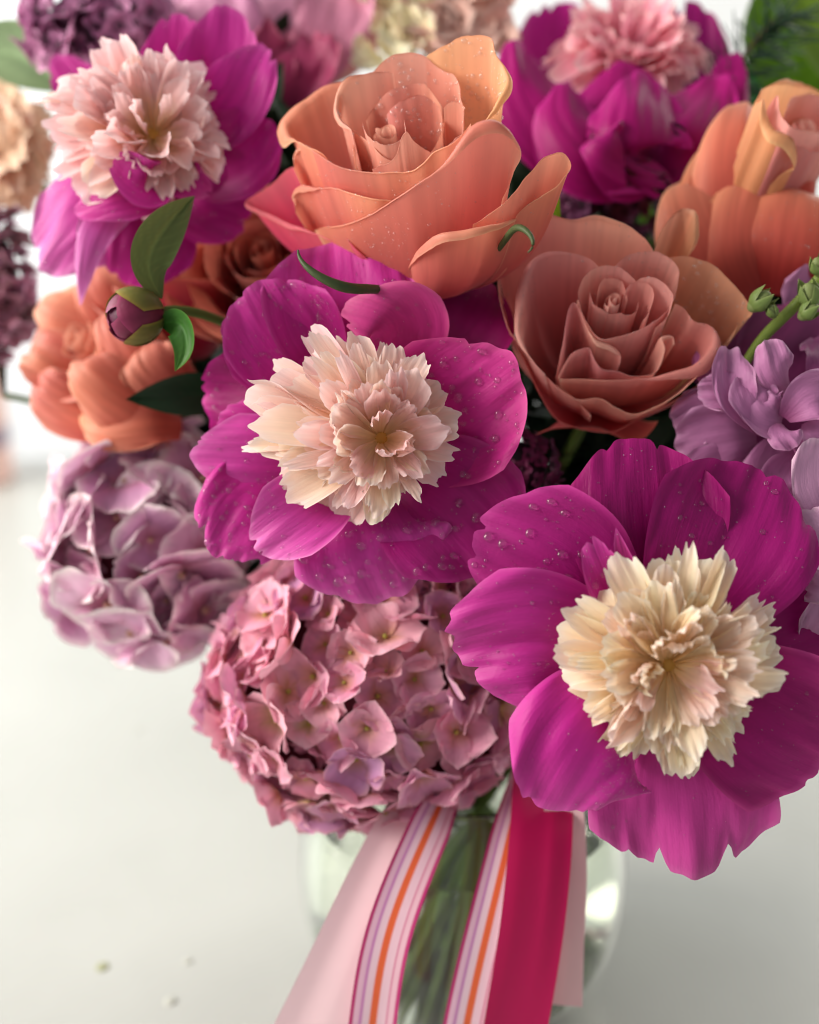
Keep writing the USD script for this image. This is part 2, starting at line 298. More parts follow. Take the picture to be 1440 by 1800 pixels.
# ---- front right peony
dB = .405
B = thing('peony', 'wide open magenta peony with pale cream frilled centre, in front of the ribbons and vase', 'peony', at=P(1165, 1160, dB + .03))
axB = W3(-.02, -.08, 1)
specs = [
 ([(1150, 1080, .026), (1135, 930, .020), (1125, 775, .030)], 128, dict(cup=.4, wide=.6, cols=(DB, (158, 4, 108), (176, 14, 120)), drops=[(8, .0004, .0014)])),
 ([(1200, 1090, .024), (1280, 950, .014), (1335, 822, .026)], 135, dict(cup=.4, wide=.62, crease=.06, cols=(DB, (158, 4, 110), (176, 16, 124)), drops=[(14, .0004, .0014)])),
 ([(1240, 1150, .028), (1370, 1090, .026), (1500, 1050, .036)], 130, dict(cup=.4, cols=(DB, (156, 6, 108), DM))),
 ([(1230, 1190, .024), (1330, 1260, .012), (1455, 1330, .016)], 130, dict(cup=.45, wide=.66, cols=(DB, (166, 8, 112), (206, 60, 150)))),
 ([(1180, 1240, .022), (1205, 1400, .010), (1212, 1535, .018)], 145, dict(cup=-.35, wide=.6, base=.4, notch=[(-.42, .14, .07), (.30, .15, .05), (.62, .06, .05)], k=.26, cols=(MB, (196, 46, 146), (208, 84, 164)))),
 ([(1120, 1210, .018), (1040, 1310, -.004), (970, 1430, .004)], 122, dict(cup=-.55, wide=.62, cols=(MB, (196, 26, 146), (216, 70, 170)), drops=[(130, .00025, .0007, dict(box=(-.95, -.2, .3, .95)))])),
 ([(1090, 1150, .018), (930, 1130, .000), (788, 1160, .010)], 112, dict(cup=-.35, wide=.66, teeth=.03, crease=.10, ruffle=.15, cols=(MB, (196, 30, 146), (212, 70, 166)), drops=[(30, .0003, .0008)])),
 ([(1090, 1090, .024), (960, 990, .014), (835, 935, .020)], 120, dict(cup=.4, wide=.62, cols=(DB, (172, 12, 122), (200, 50, 150)), drops=[(22, .0005, .0022), (30, .0003, .0007)])),
 ([(1110, 1080, .020), (1060, 1010, -.002), (1035, 945, -.004)], 36, dict(cup=.8, cols=(MB, MM, ME), drops=[(9, .0006, .0016)])),
 ([(1120, 1080, .020), (1100, 1010, .000), (1083, 930, .002)], 40, dict(cup=1.0, k=.75, p=1.2, cols=(MB, (196, 30, 130), ME))),
]
for i, sp in enumerate(specs): guard(B, dB, sp, MB, MM, ME, 200 + i)
petaloid_ball(B, (1172, 1165), (1172, 1160), 205, 150, axB, dB, 130, cream_pink(.05), 12, hw=(16, 44), inner=.9)
stem(B, P(1170, 1165, dB + .050), axB, .003)

# ---- upper left peony
dC = .495
C = thing('peony', 'magenta peony with a full rosy pink fringed crown, above the round dark bud', 'peony', at=P(310, 290, dC + .03))
axC = W3(.22, .15, .96)
specs = [
 ([(300, 230, .034), (315, 130, .040), (322, 22, .030)], 66, dict(cup=.9)),
 ([(330, 240, .030), (385, 130, .030), (400, 8, .024)], 70, dict(cup=.9, cols=(MB, (190, 20, 140), ME))),
 ([(340, 260, .026), (415, 180, .010), (458, 70, .002)], 62, dict(cup=1.0, lip=.5, cols=(MB, (196, 24, 146), ME))),
 ([(340, 290, .026), (410, 270, .014), (462, 200, .012)], 80, dict(cup=.7, cols=(MB, (186, 16, 132), MM))),
 ([(320, 300, .026), (380, 350, .020), (440, 385, .026)], 80, dict(cup=.5, cols=(MB, (176, 14, 126), MM))),
 ([(250, 310, .024), (140, 380, .012), (70, 470, .020)], 80, dict(cup=-.5, cols=(MB, (206, 60, 164), (226, 130, 200)))),
 ([(250, 320, .020), (165, 410, .002), (142, 535, .010)], 44, dict(cup=-.8, k=.8, p=1.2, cols=(MB, (212, 80, 178), (228, 140, 208)))),
 ([(280, 320, .024), (240, 420, .012), (215, 500, .022)], 86, dict(cup=-.4, cols=(DB, (170, 10, 118), MM))),
 ([(330, 310, .020), (230, 330, -.012), (125, 365, -.006)], 44, dict(cup=-.6, cols=(MB, (186, 14, 130), ME), lip=.3)),
 ([(290, 330, .010), (235, 310, -.022), (205, 280, -.020)], 38, dict(cup=.9, lip=-.3)),
 ([(340, 320, .014), (330, 318, -.008), (370, 335, -.008)], 34, dict(cup=.6, lip=.5)),
 ([(250, 260, .04), (160, 180, .05), (95, 100, .05)], 50, dict(cup=.6)),
]
for i, sp in enumerate(specs): guard(C, dC, sp, MB, MM, ME, 300 + i)
petaloid_ball(C, (268, 244), (232, 226), 162, 150, axC, dC, 115, cream_pink(.95), 13, hw=(20, 46))
stem(C, P(310, 280, dC + .050), axC, .003)

# ---- upper right peony, cup seen from the side
dD = .55
D = thing('peony', 'deep magenta cupped peony with pink ruffled heart, tallest bloom above the right side rose', 'peony', at=P(1110, 280, dD + .02))
axD = W3(-.05, .75, .62)
specs = [
 ([(1080, 250, .030), (990, 130, .060), (985, -5, .066)], 90, dict(cup=.8, cols=(DB, (176, 8, 122), (190, 24, 140)))),
 ([(1110, 230, .040), (1120, 90, .080), (1130, -25, .080)], 70, dict(cup=.7)),
 ([(1140, 240, .030), (1210, 130, .060), (1215, 5, .060)], 72, dict(cup=.7, cols=(DB, (160, 8, 112), (176, 20, 126)))),
]
for i, sp in enumerate(specs): guard(D, dD, sp, DB, DM, DE, 400 + i)
petaloid_ball(D, (1103, 112), (1103, 112), 148, 120, W3(-.05, .60, .80), dD + .034, 120, lambda a, e, g: ((214, 90, 130), (244, 166, 186), (252, 212, 212)), 14, hw=(18, 34), emin=-5)
stem(D, P(1110, 280, dD + .012), axD, .003)

# ---- roses
def shell(fr, phi, span, R, h, flare=2, roll=0., k=.22, p=2.6, twist=.05, point=.0, seed=0, ecurl=.0, nu=23, nv=19, wob=.03, lean=0., zb=0.):
    """one cupped rose petal round the axis of its bloom (mm)"""
    o, ex, ey, ez = fr
    U, V = np.meshgrid(np.linspace(-1, 1, nu), np.linspace(0, 1, nv), indexing='ij')
    L = 1 - k * np.abs(U) ** p + point * np.exp(-(U / .14) ** 2) + .035 * n2(U * 2.4, U * 0, seed) + .015 * n2(U * 6, U * 0, seed + 4)
    S = V * L; ph = math.radians(phi); sp = math.radians(span)
    b = lambda a0, a1, a2, a3: a0 * (1 - S) ** 3 + 3 * a1 * S * (1 - S) ** 2 + 3 * a2 * S * S * (1 - S) + a3 * S ** 3
    r = b(.25 * R, 1.12 * R, R, R + flare); z = b(zb, zb + .10 * h, .72 * h, h)
    t = np.clip((S - .76) / .24, 0, 1.3)
    r = r + roll * np.sin(np.clip(t, 0, 1.2) * 1.5) ; z = z - roll * .75 * t ** 2.2
    q = np.abs(U) ** 3 * np.clip(S * 1.5 - .4, 0, 1); r = r + ecurl * q; z = z - ecurl * .5 * q
    r = r * (1 + twist * U + wob * n2(U * 1.6 + 4, V * 1.6, seed + 1)) + .5 * n2(U * 3, V * 2.5, seed + 2) * V
    z = z + 1.2 * n2(U * 2.2, V * 0 + 5, seed + 3) * V ** 3
    a = ph + U * sp * (.72 + .28 * np.clip(S, 0, 1))
    x, y = r * np.cos(a), r * np.sin(a)
    x = x + lean * math.cos(ph) * S ** 2; y = y + lean * math.sin(ph) * S ** 2
    s = Sheet(); s.V = o + (x[..., None] * ex + y[..., None] * ey + z[..., None] * ez) * .001
    s.U, s.S, s.nu, s.nv = U, V, nu, nv; finish(s); return s
def zoomed(x0, y0, k): return lambda z: [(x0 + q[0] / k, y0 + q[1] / k, *q[2:]) for q in z]
def rim(fr, pts, roll=1.2, belly=.86, r0=.16, nu=41, nv=23, seed=0, wob=.6, zlow=.06, rw=.03):
    """one petal of a bloom from its upper margin: pts = (photo px, photo py, height over the foot in mm), lifted to the plane of that height"""
    o, ex, ey, ez = fr; R_, Z_, A_ = [], [], []; XY = []
    for q in pts:
        dirv = P(q[0], q[1], 1.0) - EYE; hh = q[2] * .001
        t = (hh - (EYE - o) @ ez) / (dirv @ ez); p = EYE + dirv * t - o
        XY.append((p @ ex, p @ ey, hh))
    XY = np.array(XY); t = np.concatenate([[0], np.cumsum(np.linalg.norm(np.diff(XY, axis=0), axis=1))]); t /= t[-1]
    from scipy.interpolate import PchipInterpolator
    u = np.linspace(0, 1, nu); C = PchipInterpolator(t, XY)(u)
    kern = np.array([1, 3, 4, 3, 1.]) / 12; Cp = np.vstack([C[:1], C[:1], C, C[-1:], C[-1:]]); C = np.stack([np.convolve(Cp[:, k], kern, 'valid') for k in range(3)], 1)
    rollu = np.interp(u, np.linspace(0, 1, len(pts)), [q[3] * .8 if len(q) > 3 else roll * .28 for q in pts]) * .001 * np.clip(np.minimum(u, 1 - u) * 9, .15, 1)
    U, V = np.meshgrid(u * 2 - 1, np.linspace(0, 1, nv), indexing='ij')
    C[:, 2] += .001 * wob * (1.3 * n2(u * 6, u * 0, seed) + .7 * n2(u * 17, u * 0, seed + 1) + .3 * n2(u * 40, u * 0, seed + 6)); C[:, :2] *= (1 + rw * n2(u * 6, u * 0 + 4, seed + 2) + .01 * n2(u * 15, u * 0 + 4, seed + 3))[:, None]
    X, Y, H = C[:, 0:1], C[:, 1:2], C[:, 2:3]
    s_ = np.clip(V / .84, 0, 1); q = np.clip((V - .84) / .16, 0, 1)
    f = r0 * (1 - s_) ** 3 + 3 * s_ * (1 - s_) ** 2 * .95 * belly + 3 * s_ * s_ * (1 - s_) * 1.02 * belly + s_ ** 3
    gz = 3 * s_ * (1 - s_) ** 2 * zlow + 3 * s_ * s_ * (1 - s_) * .62 + s_ ** 3
    rad = np.hypot(X, Y); ux, uy = X / np.maximum(rad, 1e-5), Y / np.maximum(rad, 1e-5)
    ang = q * 1.9; dr = rollu[:, None] * np.sin(ang) * 1.2; dz = -rollu[:, None] * (1 - np.cos(ang))
    lum = .0014 * n2(U * 1.8 + 3, V * 1.8, seed + 5) * s_ * (1 - s_) * 4
    x = X * f + ux * (dr + lum); y = Y * f + uy * (dr + lum); z = H * gz + dz
    s = Sheet(); s.V = o + x[..., None] * ex + y[..., None] * ey + z[..., None] * ez
    s.U, s.S, s.nu, s.nv = U, V, nu, nv; finish(s); return s
def scroll(fr, h, turns=2.1, r0=1.2, r1=7.5, seed=0, phase=0.):
    o, ex, ey, ez = fr; nu, nv = 61, 9
    U, V = np.meshgrid(np.linspace(-1, 1, nu), np.linspace(0, 1, nv), indexing='ij'); t = (U + 1) / 2
    a = phase + t * turns * 2 * np.pi; r = (r0 + (r1 - r0) * t) * (1.15 - .25 * V) ; z = h * (.45 + .55 * V * (1 - .06 * t + .04 * np.sin(a * 1.5)))
    s = Sheet(); s.V = o + (((r * np.cos(a))[..., None]) * ex + (r * np.sin(a))[..., None] * ey + z[..., None] * ez) * .001
    s.U, s.S, s.nu, s.nv = U * 0, V, nu, nv; finish(s); return s
def frame(top, axis, h, turn=0.):
    ez = nrm(axis); ex = nrm(RIGHT - (RIGHT @ ez) * ez); ey = np.cross(ez, ex)
    return (np.asarray(top) - ez * h * .001, ex, ey, ez)
def rose(name, label, top, axis, h, petals, cols, seed, rims=None, stem_color=STEMG, core=(1.2, 7.5)):
    """petals: (phi, span, R, h, options); phi 0 = picture right, 90 = away, 270 = towards the camera"""
    fr = frame(top, axis, h)
    t = thing(name, label, 'rose', at=fr[0])
    sc = scroll(fr, h, r0=core[0], r1=core[1], seed=seed, phase=seed * .7)
    put(t, 'petal', sc, 'rose_petal', tint(sc, *cols[0], seed=seed, ew=.1, streak=.04))
    for i, pt in enumerate(rims or []):
        pts, o = pt; o = dict(o); ci = o.pop('c', 1); dw = o.pop('dew', None)
        s = rim(fr, pts, seed=seed * 77 + i * 9, **{**dict(nu=57), **o})
        put(t, 'petal', s, 'rose_petal', tint(s, *cols[ci], seed=seed + i, ew=.045, streak=.07, tipe=.95, bw=.85, hue=.28))
        if i % 2: drops(t, s, 60, .00014, .0004, seed=seed * 90 + i, fine=True, box=(-.9, .9, .5, .95))
        for k, a in enumerate(dw or []): drops(t, s, int(a[0] * 1.3), *a[1:3], m='dew', seed=seed * 50 + 900 + i * 3 + k, **(a[3] if len(a) > 3 else {}))
    for i, pt in enumerate(petals):
        phi, span, R, hh, o = pt; o = dict(o); ci = o.pop('c', None); dw = o.pop('dew', None)
        s = shell(fr, phi, span, R, hh, seed=seed * 31 + i, **o)
        f = min(1, R / 40); c = [np.array(cols[0][j]) * (1 - f) + np.array(cols[1][j]) * f for j in range(3)] if ci is None else cols[ci]
        put(t, 'petal', s, 'rose_petal', tint(s, *c, seed=seed + i, ew=.05, streak=.07, tipe=.9, bw=.8, hue=.25))
        for k, a in enumerate(dw or []): drops(t, s, int(a[0] * 1.3), *a[1:3], m='dew', seed=seed * 50 + i * 3 + k, **(a[3] if len(a) > 3 else {}))
    stem(t, fr[0], fr[3], .0028, stem_color)
    return t, fr
def rings(seed, spec):
    g = np.random.default_rng(seed); out = []; ph = g.uniform(0, 360)
    for n, R, h, o, sp in spec:
        for i in range(n):
            out.append((ph + i * 360 / n + g.uniform(-9, 9), sp + g.uniform(-6, 6), R + i * .9 + g.uniform(-.6, .6), h + g.uniform(-1.5, 1.5), o))
        ph += 360 / n * .55
    return out
d1 = .445
cols1 = [((208, 112, 92), (216, 138, 122), (244, 194, 172)), ((204, 56, 80), (226, 130, 110), (248, 190, 156)), ((206, 30, 100), (230, 76, 116), (240, 150, 150)), ((222, 136, 88), (228, 156, 114), (246, 204, 156))]
Z1 = zoomed(480, 0, 3)
B_ = dict(box=(-.85, .85, .55, .86))
F1 = lambda p: Z1([(q[0], q[1], 70 - (q[1] - 680 - 8.4 * q[2]) / 10.3, *q[3:]) for q in p])   # third value: mm in front of the axis
rims1 = [(F1(p), o) for p, o in [
 ([(600, 610, -7), (680, 535, -8), (760, 500, -11), (840, 530, -11), (885, 600, -8), (880, 700, -2), (835, 800, 5)], dict(c=0, roll=.8, dew=[(70, .0003, .0011, B_)])),
 ([(490, 640, -5), (540, 560, -11), (640, 470, -14), (740, 445, -16), (800, 450, -16), (850, 510, -14), (890, 570, -11), (900, 680, -3)], dict(c=0, roll=1, dew=[(60, .0003, .0012, B_)])),
 ([(430, 880, 9), (420, 770, 3), (415, 690, -1), (470, 722, 3), (520, 762, 6), (570, 820, 9), (640, 850, 10), (680, 810, 9)], dict(c=0, roll=.6, dew=[(20, .0002, .0006)])),
 ([(470, 640, 0), (490, 700, 4), (540, 745, 6.5), (600, 765, 7.5), (660, 745, 6.5), (700, 690, 4), (690, 630, 0)], dict(c=0, roll=.4)),
 ([(520, 890, 11), (610, 855, 11), (655, 800, 10), (700, 685, 7), (740, 735, 8), (800, 780, 8), (840, 800, 6)], dict(c=0, roll=.5)),
 ([(640, 390, -20), (560, 380, -18), (480, 390, -16), (410, 405, -14, 2), (350, 470, -11, 3), (340, 560, -6, 3), (370, 630, -2, 2), (415, 690, 2), (430, 760, 6), (440, 870, 10)], dict(c=0, roll=1, dew=[(30, .0003, .0010, B_)])),
 ([(510, 390, -20), (580, 330, -23), (650, 290, -25), (780, 290, -26), (860, 350, -24), (940, 400, -21), (985, 480, -16), (1000, 560, -10), (1000, 680, -2)], dict(c=0, roll=1.5, dew=[(110, .0003, .0013, B_)])),
 ([(890, 570, -8), (940, 545, -9), (1000, 560, -8), (1000, 620, -4), (985, 700, 1), (930, 760, 6), (880, 800, 8)], dict(c=0, roll=1)),
 ([(800, 300, -26), (900, 250, -28), (1020, 185, -30), (1110, 185, -30), (1160, 205, -29), (1165, 270, -26), (1200, 340, -23, 3), (1215, 420, -18, 3), (1190, 520, -11, 2), (1140, 620, -5), (1060, 720, 2)], dict(c=3, roll=1.5, dew=[(150, .0003, .0012, B_)])),
 ([(420, 430, -20), (320, 440, -19, 2), (230, 490, -16, 7), (150, 550, -12, 8), (85, 650, -6, 8), (100, 720, -1, 6), (150, 750, 3), (230, 790, 7), (270, 820, 9), (300, 860, 11)], dict(c=1, roll=1.5)),
 ([(110, 910, 6), (120, 820, 2, 3), (160, 760, 2, 2), (230, 800, 8), (300, 850, 12), (390, 890, 14), (490, 900, 15), (600, 905, 15.5), (720, 900, 15), (800, 850, 14), (840, 795, 12), (930, 760, 11), (1000, 700, 8), (1050, 640, 4)], dict(c=1, roll=1.2, nu=61, dew=[(90, .0002, .0006, dict(box=(-.9, .5, .6, .95)))])),
 ([(125, 1130, 14), (130, 1030, 10, 3), (170, 970, 10, 3), (250, 985, 14), (350, 995, 17), (450, 1030, 20), (560, 1050, 21), (660, 1055, 20), (760, 1000, 18)], dict(c=1, roll=1.2, dew=[(50, .0002, .0006, dict(box=(-.9, .9, .6, .95)))])),
 ([(215, 1210, 18), (280, 1195, 20), (360, 1185, 23), (480, 1150, 25), (600, 1080, 26), (740, 980, 25), (880, 890, 22), (980, 760, 17), (1060, 640, 10, 2), (1140, 620, 8, 4), (1220, 690, 8, 5), (1265, 800, 10, 4), (1255, 950, 16), (1200, 1060, 22)], dict(c=1, roll=1.2, nu=61, dew=[(160, .00018, .0005, dict(box=(-.9, .5, .35, .9)))])),
 ([(480, 1400, 24), (300, 1260, 20), (140, 1200, 16), (0, 1130, 11, 2), (-130, 1060, 6, 2), (-80, 1010, 4, 2), (0, 950, 2), (90, 880, 0), (160, 900, 3)], dict(c=2, roll=1.2, dew=[(20, .0002, .0006)])),
 ([(700, 1500, 26), (730, 1380, 30), (790, 1280, 33, 2), (900, 1210, 34, 3), (1060, 1190, 32, 3), (1200, 1170, 27, 2), (1280, 1150, 23), (1290, 1300, 22)], dict(c=1, roll=1)),
 ([(1050, 1190, 30), (1150, 1110, 26), (1260, 1020, 21), (1360, 900, 15), (1450, 820, 10), (1540, 790, 6), (1580, 850, 8), (1500, 950, 13), (1400, 1040, 18), (1290, 1150, 23)], dict(c=1, roll=1)),
 ([(330, 1190, 20), (480, 1350, 26), (640, 1490, 26), (760, 1510, 26), (900, 1430, 27), (1050, 1330, 26)], dict(c=2, roll=.6)),
]]
R1, fr1 = rose('rose', 'large peach orange rose covered in dew, between the two magenta peonies at the top', P(675, 225, d1), W3(-.15, .76, .63), 70, [], cols1, 3, rims=rims1, core=(1.0, 6.0))

d2 = .455
cols2 = [((186, 92, 96), (230, 148, 144), (248, 200, 186)), ((206, 74, 80), (236, 150, 136), (250, 200, 178)), ((200, 66, 76), (212, 92, 88), (224, 132, 116)), ((212, 138, 98), (222, 152, 122), (236, 186, 150))]
Z2 = zoomed(860, 350, 2.483)
rims2 = [(Z2(p), o) for p, o in [
 ([(470, 470, 54), (480, 380, 60), (510, 345, 62), (570, 350, 62), (600, 420, 58), (600, 460, 54)], dict(c=0, roll=.4)),
 ([(440, 400, 58), (450, 450, 56), (490, 480, 54), (540, 500, 52), (600, 505, 52), (640, 490, 53), (655, 440, 56)], dict(c=0, roll=.5)),
 ([(600, 390, 62), (640, 360, 63), (690, 370, 63), (720, 420, 61), (700, 490, 57), (670, 530, 53)], dict(c=0, roll=.5)),
 ([(400, 470, 52), (390, 400, 58), (430, 320, 64), (500, 290, 66), (560, 295, 66), (620, 340, 64), (650, 370, 62)], dict(c=0, roll=.6, dew=[(12, .0003, .0010, B_)])),
 ([(640, 360, 62), (720, 345, 66), (780, 380, 65), (805, 430, 62), (790, 480, 58), (720, 560, 50)], dict(c=0, roll=.6, dew=[(20, .0003, .0008, B_)])),
 ([(385, 430, 58), (410, 500, 54), (450, 570, 50), (500, 610, 48), (560, 600, 48), (640, 575, 50), (720, 530, 53), (790, 470, 57), (805, 430, 58)], dict(c=0, roll=.6)),
 ([(480, 300, 64), (430, 250, 66), (340, 230, 67, 2), (260, 235, 66, 3), (200, 280, 63, 4), (180, 340, 60, 4), (150, 450, 55, 3), (135, 560, 50, 2), (160, 650, 45), (250, 765, 38)], dict(c=0, roll=1, dew=[(16, .0002, .0007, B_)])),
 ([(550, 290, 64), (620, 240, 67), (700, 230, 68), (780, 260, 66), (825, 330, 62), (810, 420, 57), (790, 470, 52)], dict(c=0, roll=1.5, dew=[(22, .0003, .0008, B_)])),
 ([(290, 780, 34), (320, 640, 46), (345, 500, 54), (375, 440, 58), (395, 470, 56), (430, 550, 51), (470, 610, 47), (540, 640, 44, 2), (575, 680, 41, 2), (570, 720, 38)], dict(c=0, roll=.6)),
 ([(300, 780, 36), (340, 700, 42), (370, 660, 45), (440, 640, 46), (460, 700, 42), (500, 740, 39), (560, 745, 38), (620, 770, 36), (700, 770, 36), (740, 740, 38), (765, 660, 43), (740, 600, 47, 2), (790, 590, 47, 2), (805, 640, 43)], dict(c=0, roll=.7, nu=61)),
 ([(300, 785, 36), (420, 785, 36), (560, 790, 36), (700, 775, 37), (800, 745, 40), (890, 720, 42, 2), (960, 650, 46, 4), (980, 590, 49, 5), (930, 540, 52, 4), (890, 540, 52, 2), (850, 480, 55), (800, 460, 56)], dict(c=1, roll=1, nu=61, dew=[(16, .0002, .0007, dict(box=(.2, .9, .6, .95)))])),
 ([(230, 760, 36), (300, 820, 32), (400, 880, 28), (480, 870, 29), (540, 905, 27), (630, 935, 25), (720, 900, 28), (830, 830, 33), (900, 770, 38), (960, 700, 42)], dict(c=1, roll=1.2, nu=51)),
 ([(40, 320, 58), (60, 180, 66), (150, 90, 71, 2), (250, 65, 72, 2), (380, 95, 70), (470, 75, 72, 2), (560, 100, 71, 2), (650, 150, 68), (720, 230, 62)], dict(c=1, roll=1.5, nu=51, dew=[(40, .0002, .0007, B_)])),
 ([(760, 260, 62), (850, 245, 64), (960, 280, 62), (1050, 360, 57), (1130, 450, 52), (1155, 490, 50, .3), (1080, 550, 47), (1060, 610, 43), (980, 690, 38), (900, 760, 33)], dict(c=3, roll=.8, dew=[(80, .0002, .0011, dict(box=(-.7, .5, .5, .86)))])),
 ([(40, 330, 58), (50, 430, 54), (80, 550, 48), (140, 640, 42), (200, 720, 37), (240, 780, 33), (330, 840, 28), (450, 950, 20)], dict(c=1, roll=1.2)),
 ([(60, 450, 50), (100, 600, 42), (150, 700, 36), (220, 850, 26), (290, 960, 18), (420, 1010, 14), (540, 1020, 13), (650, 960, 17), (800, 880, 25), (960, 760, 36)], dict(c=2, roll=.8, nu=51)),
 ([(195, 1030, 8), (300, 995, 12), (420, 1000, 12), (530, 1020, 10), (620, 1060, 6), (740, 960, 12)], dict(c=2, roll=.8)),
 ([(720, 240, 60), (760, 120, 66), (850, 40, 70), (890, 60, 70, 3), (900, 150, 64, 3), (860, 260, 54)], dict(c=3, roll=1.5)),
]]
R2, fr2 = rose('rose', 'dusty terracotta rose with spiral heart, right of the centre peony', P(1080, 523, d2), W3(.0, .55, .83), 58, [], cols2, 5, rims=rims2, core=(.7, 4.0))

d3 = .50
Z3 = zoomed(960, 0, 3)
F3 = lambda p: Z3([(q[0], q[1], 84 - (q[1] - 645 - 7.1 * q[2]) / 9.4, *q[3:]) for q in p])
rims3 = [(F3(p), o) for p, o in [
 ([(1100, 560, -6), (1150, 520, -4), (1180, 620, 2, 4), (1220, 680, 7, 5), (1280, 700, 10, 5), (1320, 860, 17, 3), (1250, 910, 18), (1185, 970, 18)], dict(c=3, roll=1)),
 ([(1090, 560, -8), (1140, 470, -10), (1240, 420, -14, 2), (1340, 440, -15, 2), (1440, 480, -14), (1560, 540, -8)], dict(c=3, roll=1)),
 ([(1160, 580, -2), (1220, 500, -5), (1240, 600, 3), (1290, 660, 9), (1380, 700, 12), (1460, 700, 12), (1540, 640, 8)], dict(c=0, roll=1)),
 ([(1250, 640, 2), (1290, 530, -6), (1400, 500, -10), (1500, 560, -6), (1520, 660, 2)], dict(c=0, roll=1)),
 ([(1270, 700, 9), (1330, 770, 14), (1400, 800, 16), (1480, 790, 16), (1560, 720, 12)], dict(c=0, roll=1)),
 ([(1310, 640, 2), (1340, 700, 6), (1400, 720, 7), (1450, 680, 5)], dict(c=0, roll=.5)),
 ([(700, 1400, 20), (900, 1470, 27), (1100, 1480, 31), (1300, 1380, 31), (1500, 1260, 28)], dict(c=2, roll=1)),
]]
R3, fr3 = rose('rose', 'coral orange rose seen from its side, at the right edge under the cupped peony', P(1420, 215, d3), W3(.25, .75, .60), 84, [], [cols2[0], ((196, 64, 60), (222, 118, 94), (240, 168, 132)), cols2[2], ((222, 146, 92), (230, 160, 116), (242, 196, 146))], 7, rims=rims3, core=(1.5, 8))

oc3 = ((190, 56, 58), (224, 122, 98), (244, 178, 140))
for i, (pts, hw, o) in enumerate([
 ([(1345, 515, .010), (1310, 380, -.004), (1300, 270, -.002), (1322, 166, .012)], 92, dict(cup=-.75, lip=.25, base=.7, wide=.5, k=.5, p=2.0)),
 ([(1330, 520, .004), (1255, 440, -.008), (1225, 370, -.004), (1208, 300, .008)], 88, dict(cup=-.6, lip=.3, base=.7, wide=.5, k=.45)),
 ([(1375, 520, -.004), (1400, 430, -.020), (1410, 360, -.018), (1425, 296, -.006)], 105, dict(cup=-.6, lip=.35, base=.6, wide=.55, k=.4)),
 ([(1400, 520, .0), (1480, 420, -.016), (1500, 330, -.010)], 90, dict(cup=-.6, base=.6)),
 ([(1350, 520, .0), (1320, 440, -.012), (1322, 370, -.010), (1345, 300, .004)], 84, dict(cup=-.6, lip=.3, base=.7, wide=.5, k=.45)),
 ([(1300, 500, .006), (1262, 400, .0), (1262, 300, .006), (1285, 235, .016)], 70, dict(cup=-.6, lip=.3, base=.7, wide=.5, k=.5)),
 ([(1390, 420, .004), (1385, 300, -.002), (1395, 240, .002), (1420, 190, .008)], 60, dict(cup=-.7, lip=.3, base=.7, wide=.5, k=.45))]):
    sh = sheet([P(x, y, d3 + z) for x, y, z in pts], W3(-.1, .1, 1), hw * PXM * d3, nu=41, nv=31, seed=1500 + i, ruffle=.10, lump=.14, edge=.03, crink=.015, **o)
    put(R3, 'petal', sh, 'rose_petal', tint(sh, *oc3, seed=1500 + i, ew=.04, streak=.07, tipe=.8, bw=.8, hue=.3))
    drops(R3, sh, 60 if i == 2 else 12, .0002, .0006, m='dew', seed=1600 + i)

d4 = .53
pet4 = rings(24, [(3, 7, 42, dict(twist=.1), 85), (3, 13, 44, dict(flare=3, roll=2, wob=.12), 66), (4, 20, 44, dict(flare=6, roll=6, wob=.14), 50)])
R4, fr4 = rose('rose', 'soft apricot ruffled garden rose behind the round dark bud, above the lilac hydrangea', P(120, 590, d4), W3(-.52, .28, .80), 46, pet4, [((204, 112, 84), (216, 140, 118), (232, 176, 152)), ((206, 106, 80), (214, 124, 102), (232, 160, 134)), ((214, 90, 80), (222, 110, 90), (236, 150, 120)), ((226, 150, 84), (232, 168, 108), (246, 206, 140))], 9)

oc4 = ((196, 78, 66), (218, 126, 104), (242, 180, 148))
for i, (pts, hw, o) in enumerate([
 ([(270, 640, .012), (215, 560, .010), (170, 500, .006), (160, 452, .010)], 62, dict(cup=-.5)),
 ([(250, 640, .010), (160, 570, .014), (95, 540, .016), (60, 520, .020)], 62, dict(cup=.3)),
 ([(240, 680, .008), (140, 650, .010), (70, 620, .010), (36, 600, .016)], 62, dict(cup=.4)),
 ([(230, 730, .004), (140, 720, .0), (80, 690, .0), (45, 660, .006)], 58, dict(cup=-.3)),
 ([(310, 690, .004), (250, 640, -.012), (205, 585, -.016), (180, 530, -.012)], 64, dict(cup=-.7)),
 ([(310, 750, .002), (220, 700, -.016), (150, 650, -.020), (118, 622, -.012)], 74, dict(cup=-.7)),
 ([(320, 740, .000), (270, 735, -.014), (190, 742, -.014), (125, 722, -.006)], 52, dict(cup=-.6)),
 ([(330, 700, .0), (300, 680, -.014), (260, 640, -.020), (240, 590, -.014)], 62, dict(cup=-.6))]):
    sh = sheet([P(x, y, d4 + z) for x, y, z in pts], W3(-.2, .1, 1), hw * PXM * d4, nu=41, nv=31, seed=1800 + i, **{**dict(base=.65, wide=.55, k=.38, ruffle=.26, rf=2.6, lump=.2, lip=.45, edge=.05, crink=.03), **o})
    put(R4, 'petal', sh, 'rose_petal', tint(sh, *oc4, seed=1800 + i, ew=.05, streak=.07, tipe=.8, bw=.8, hue=.3))

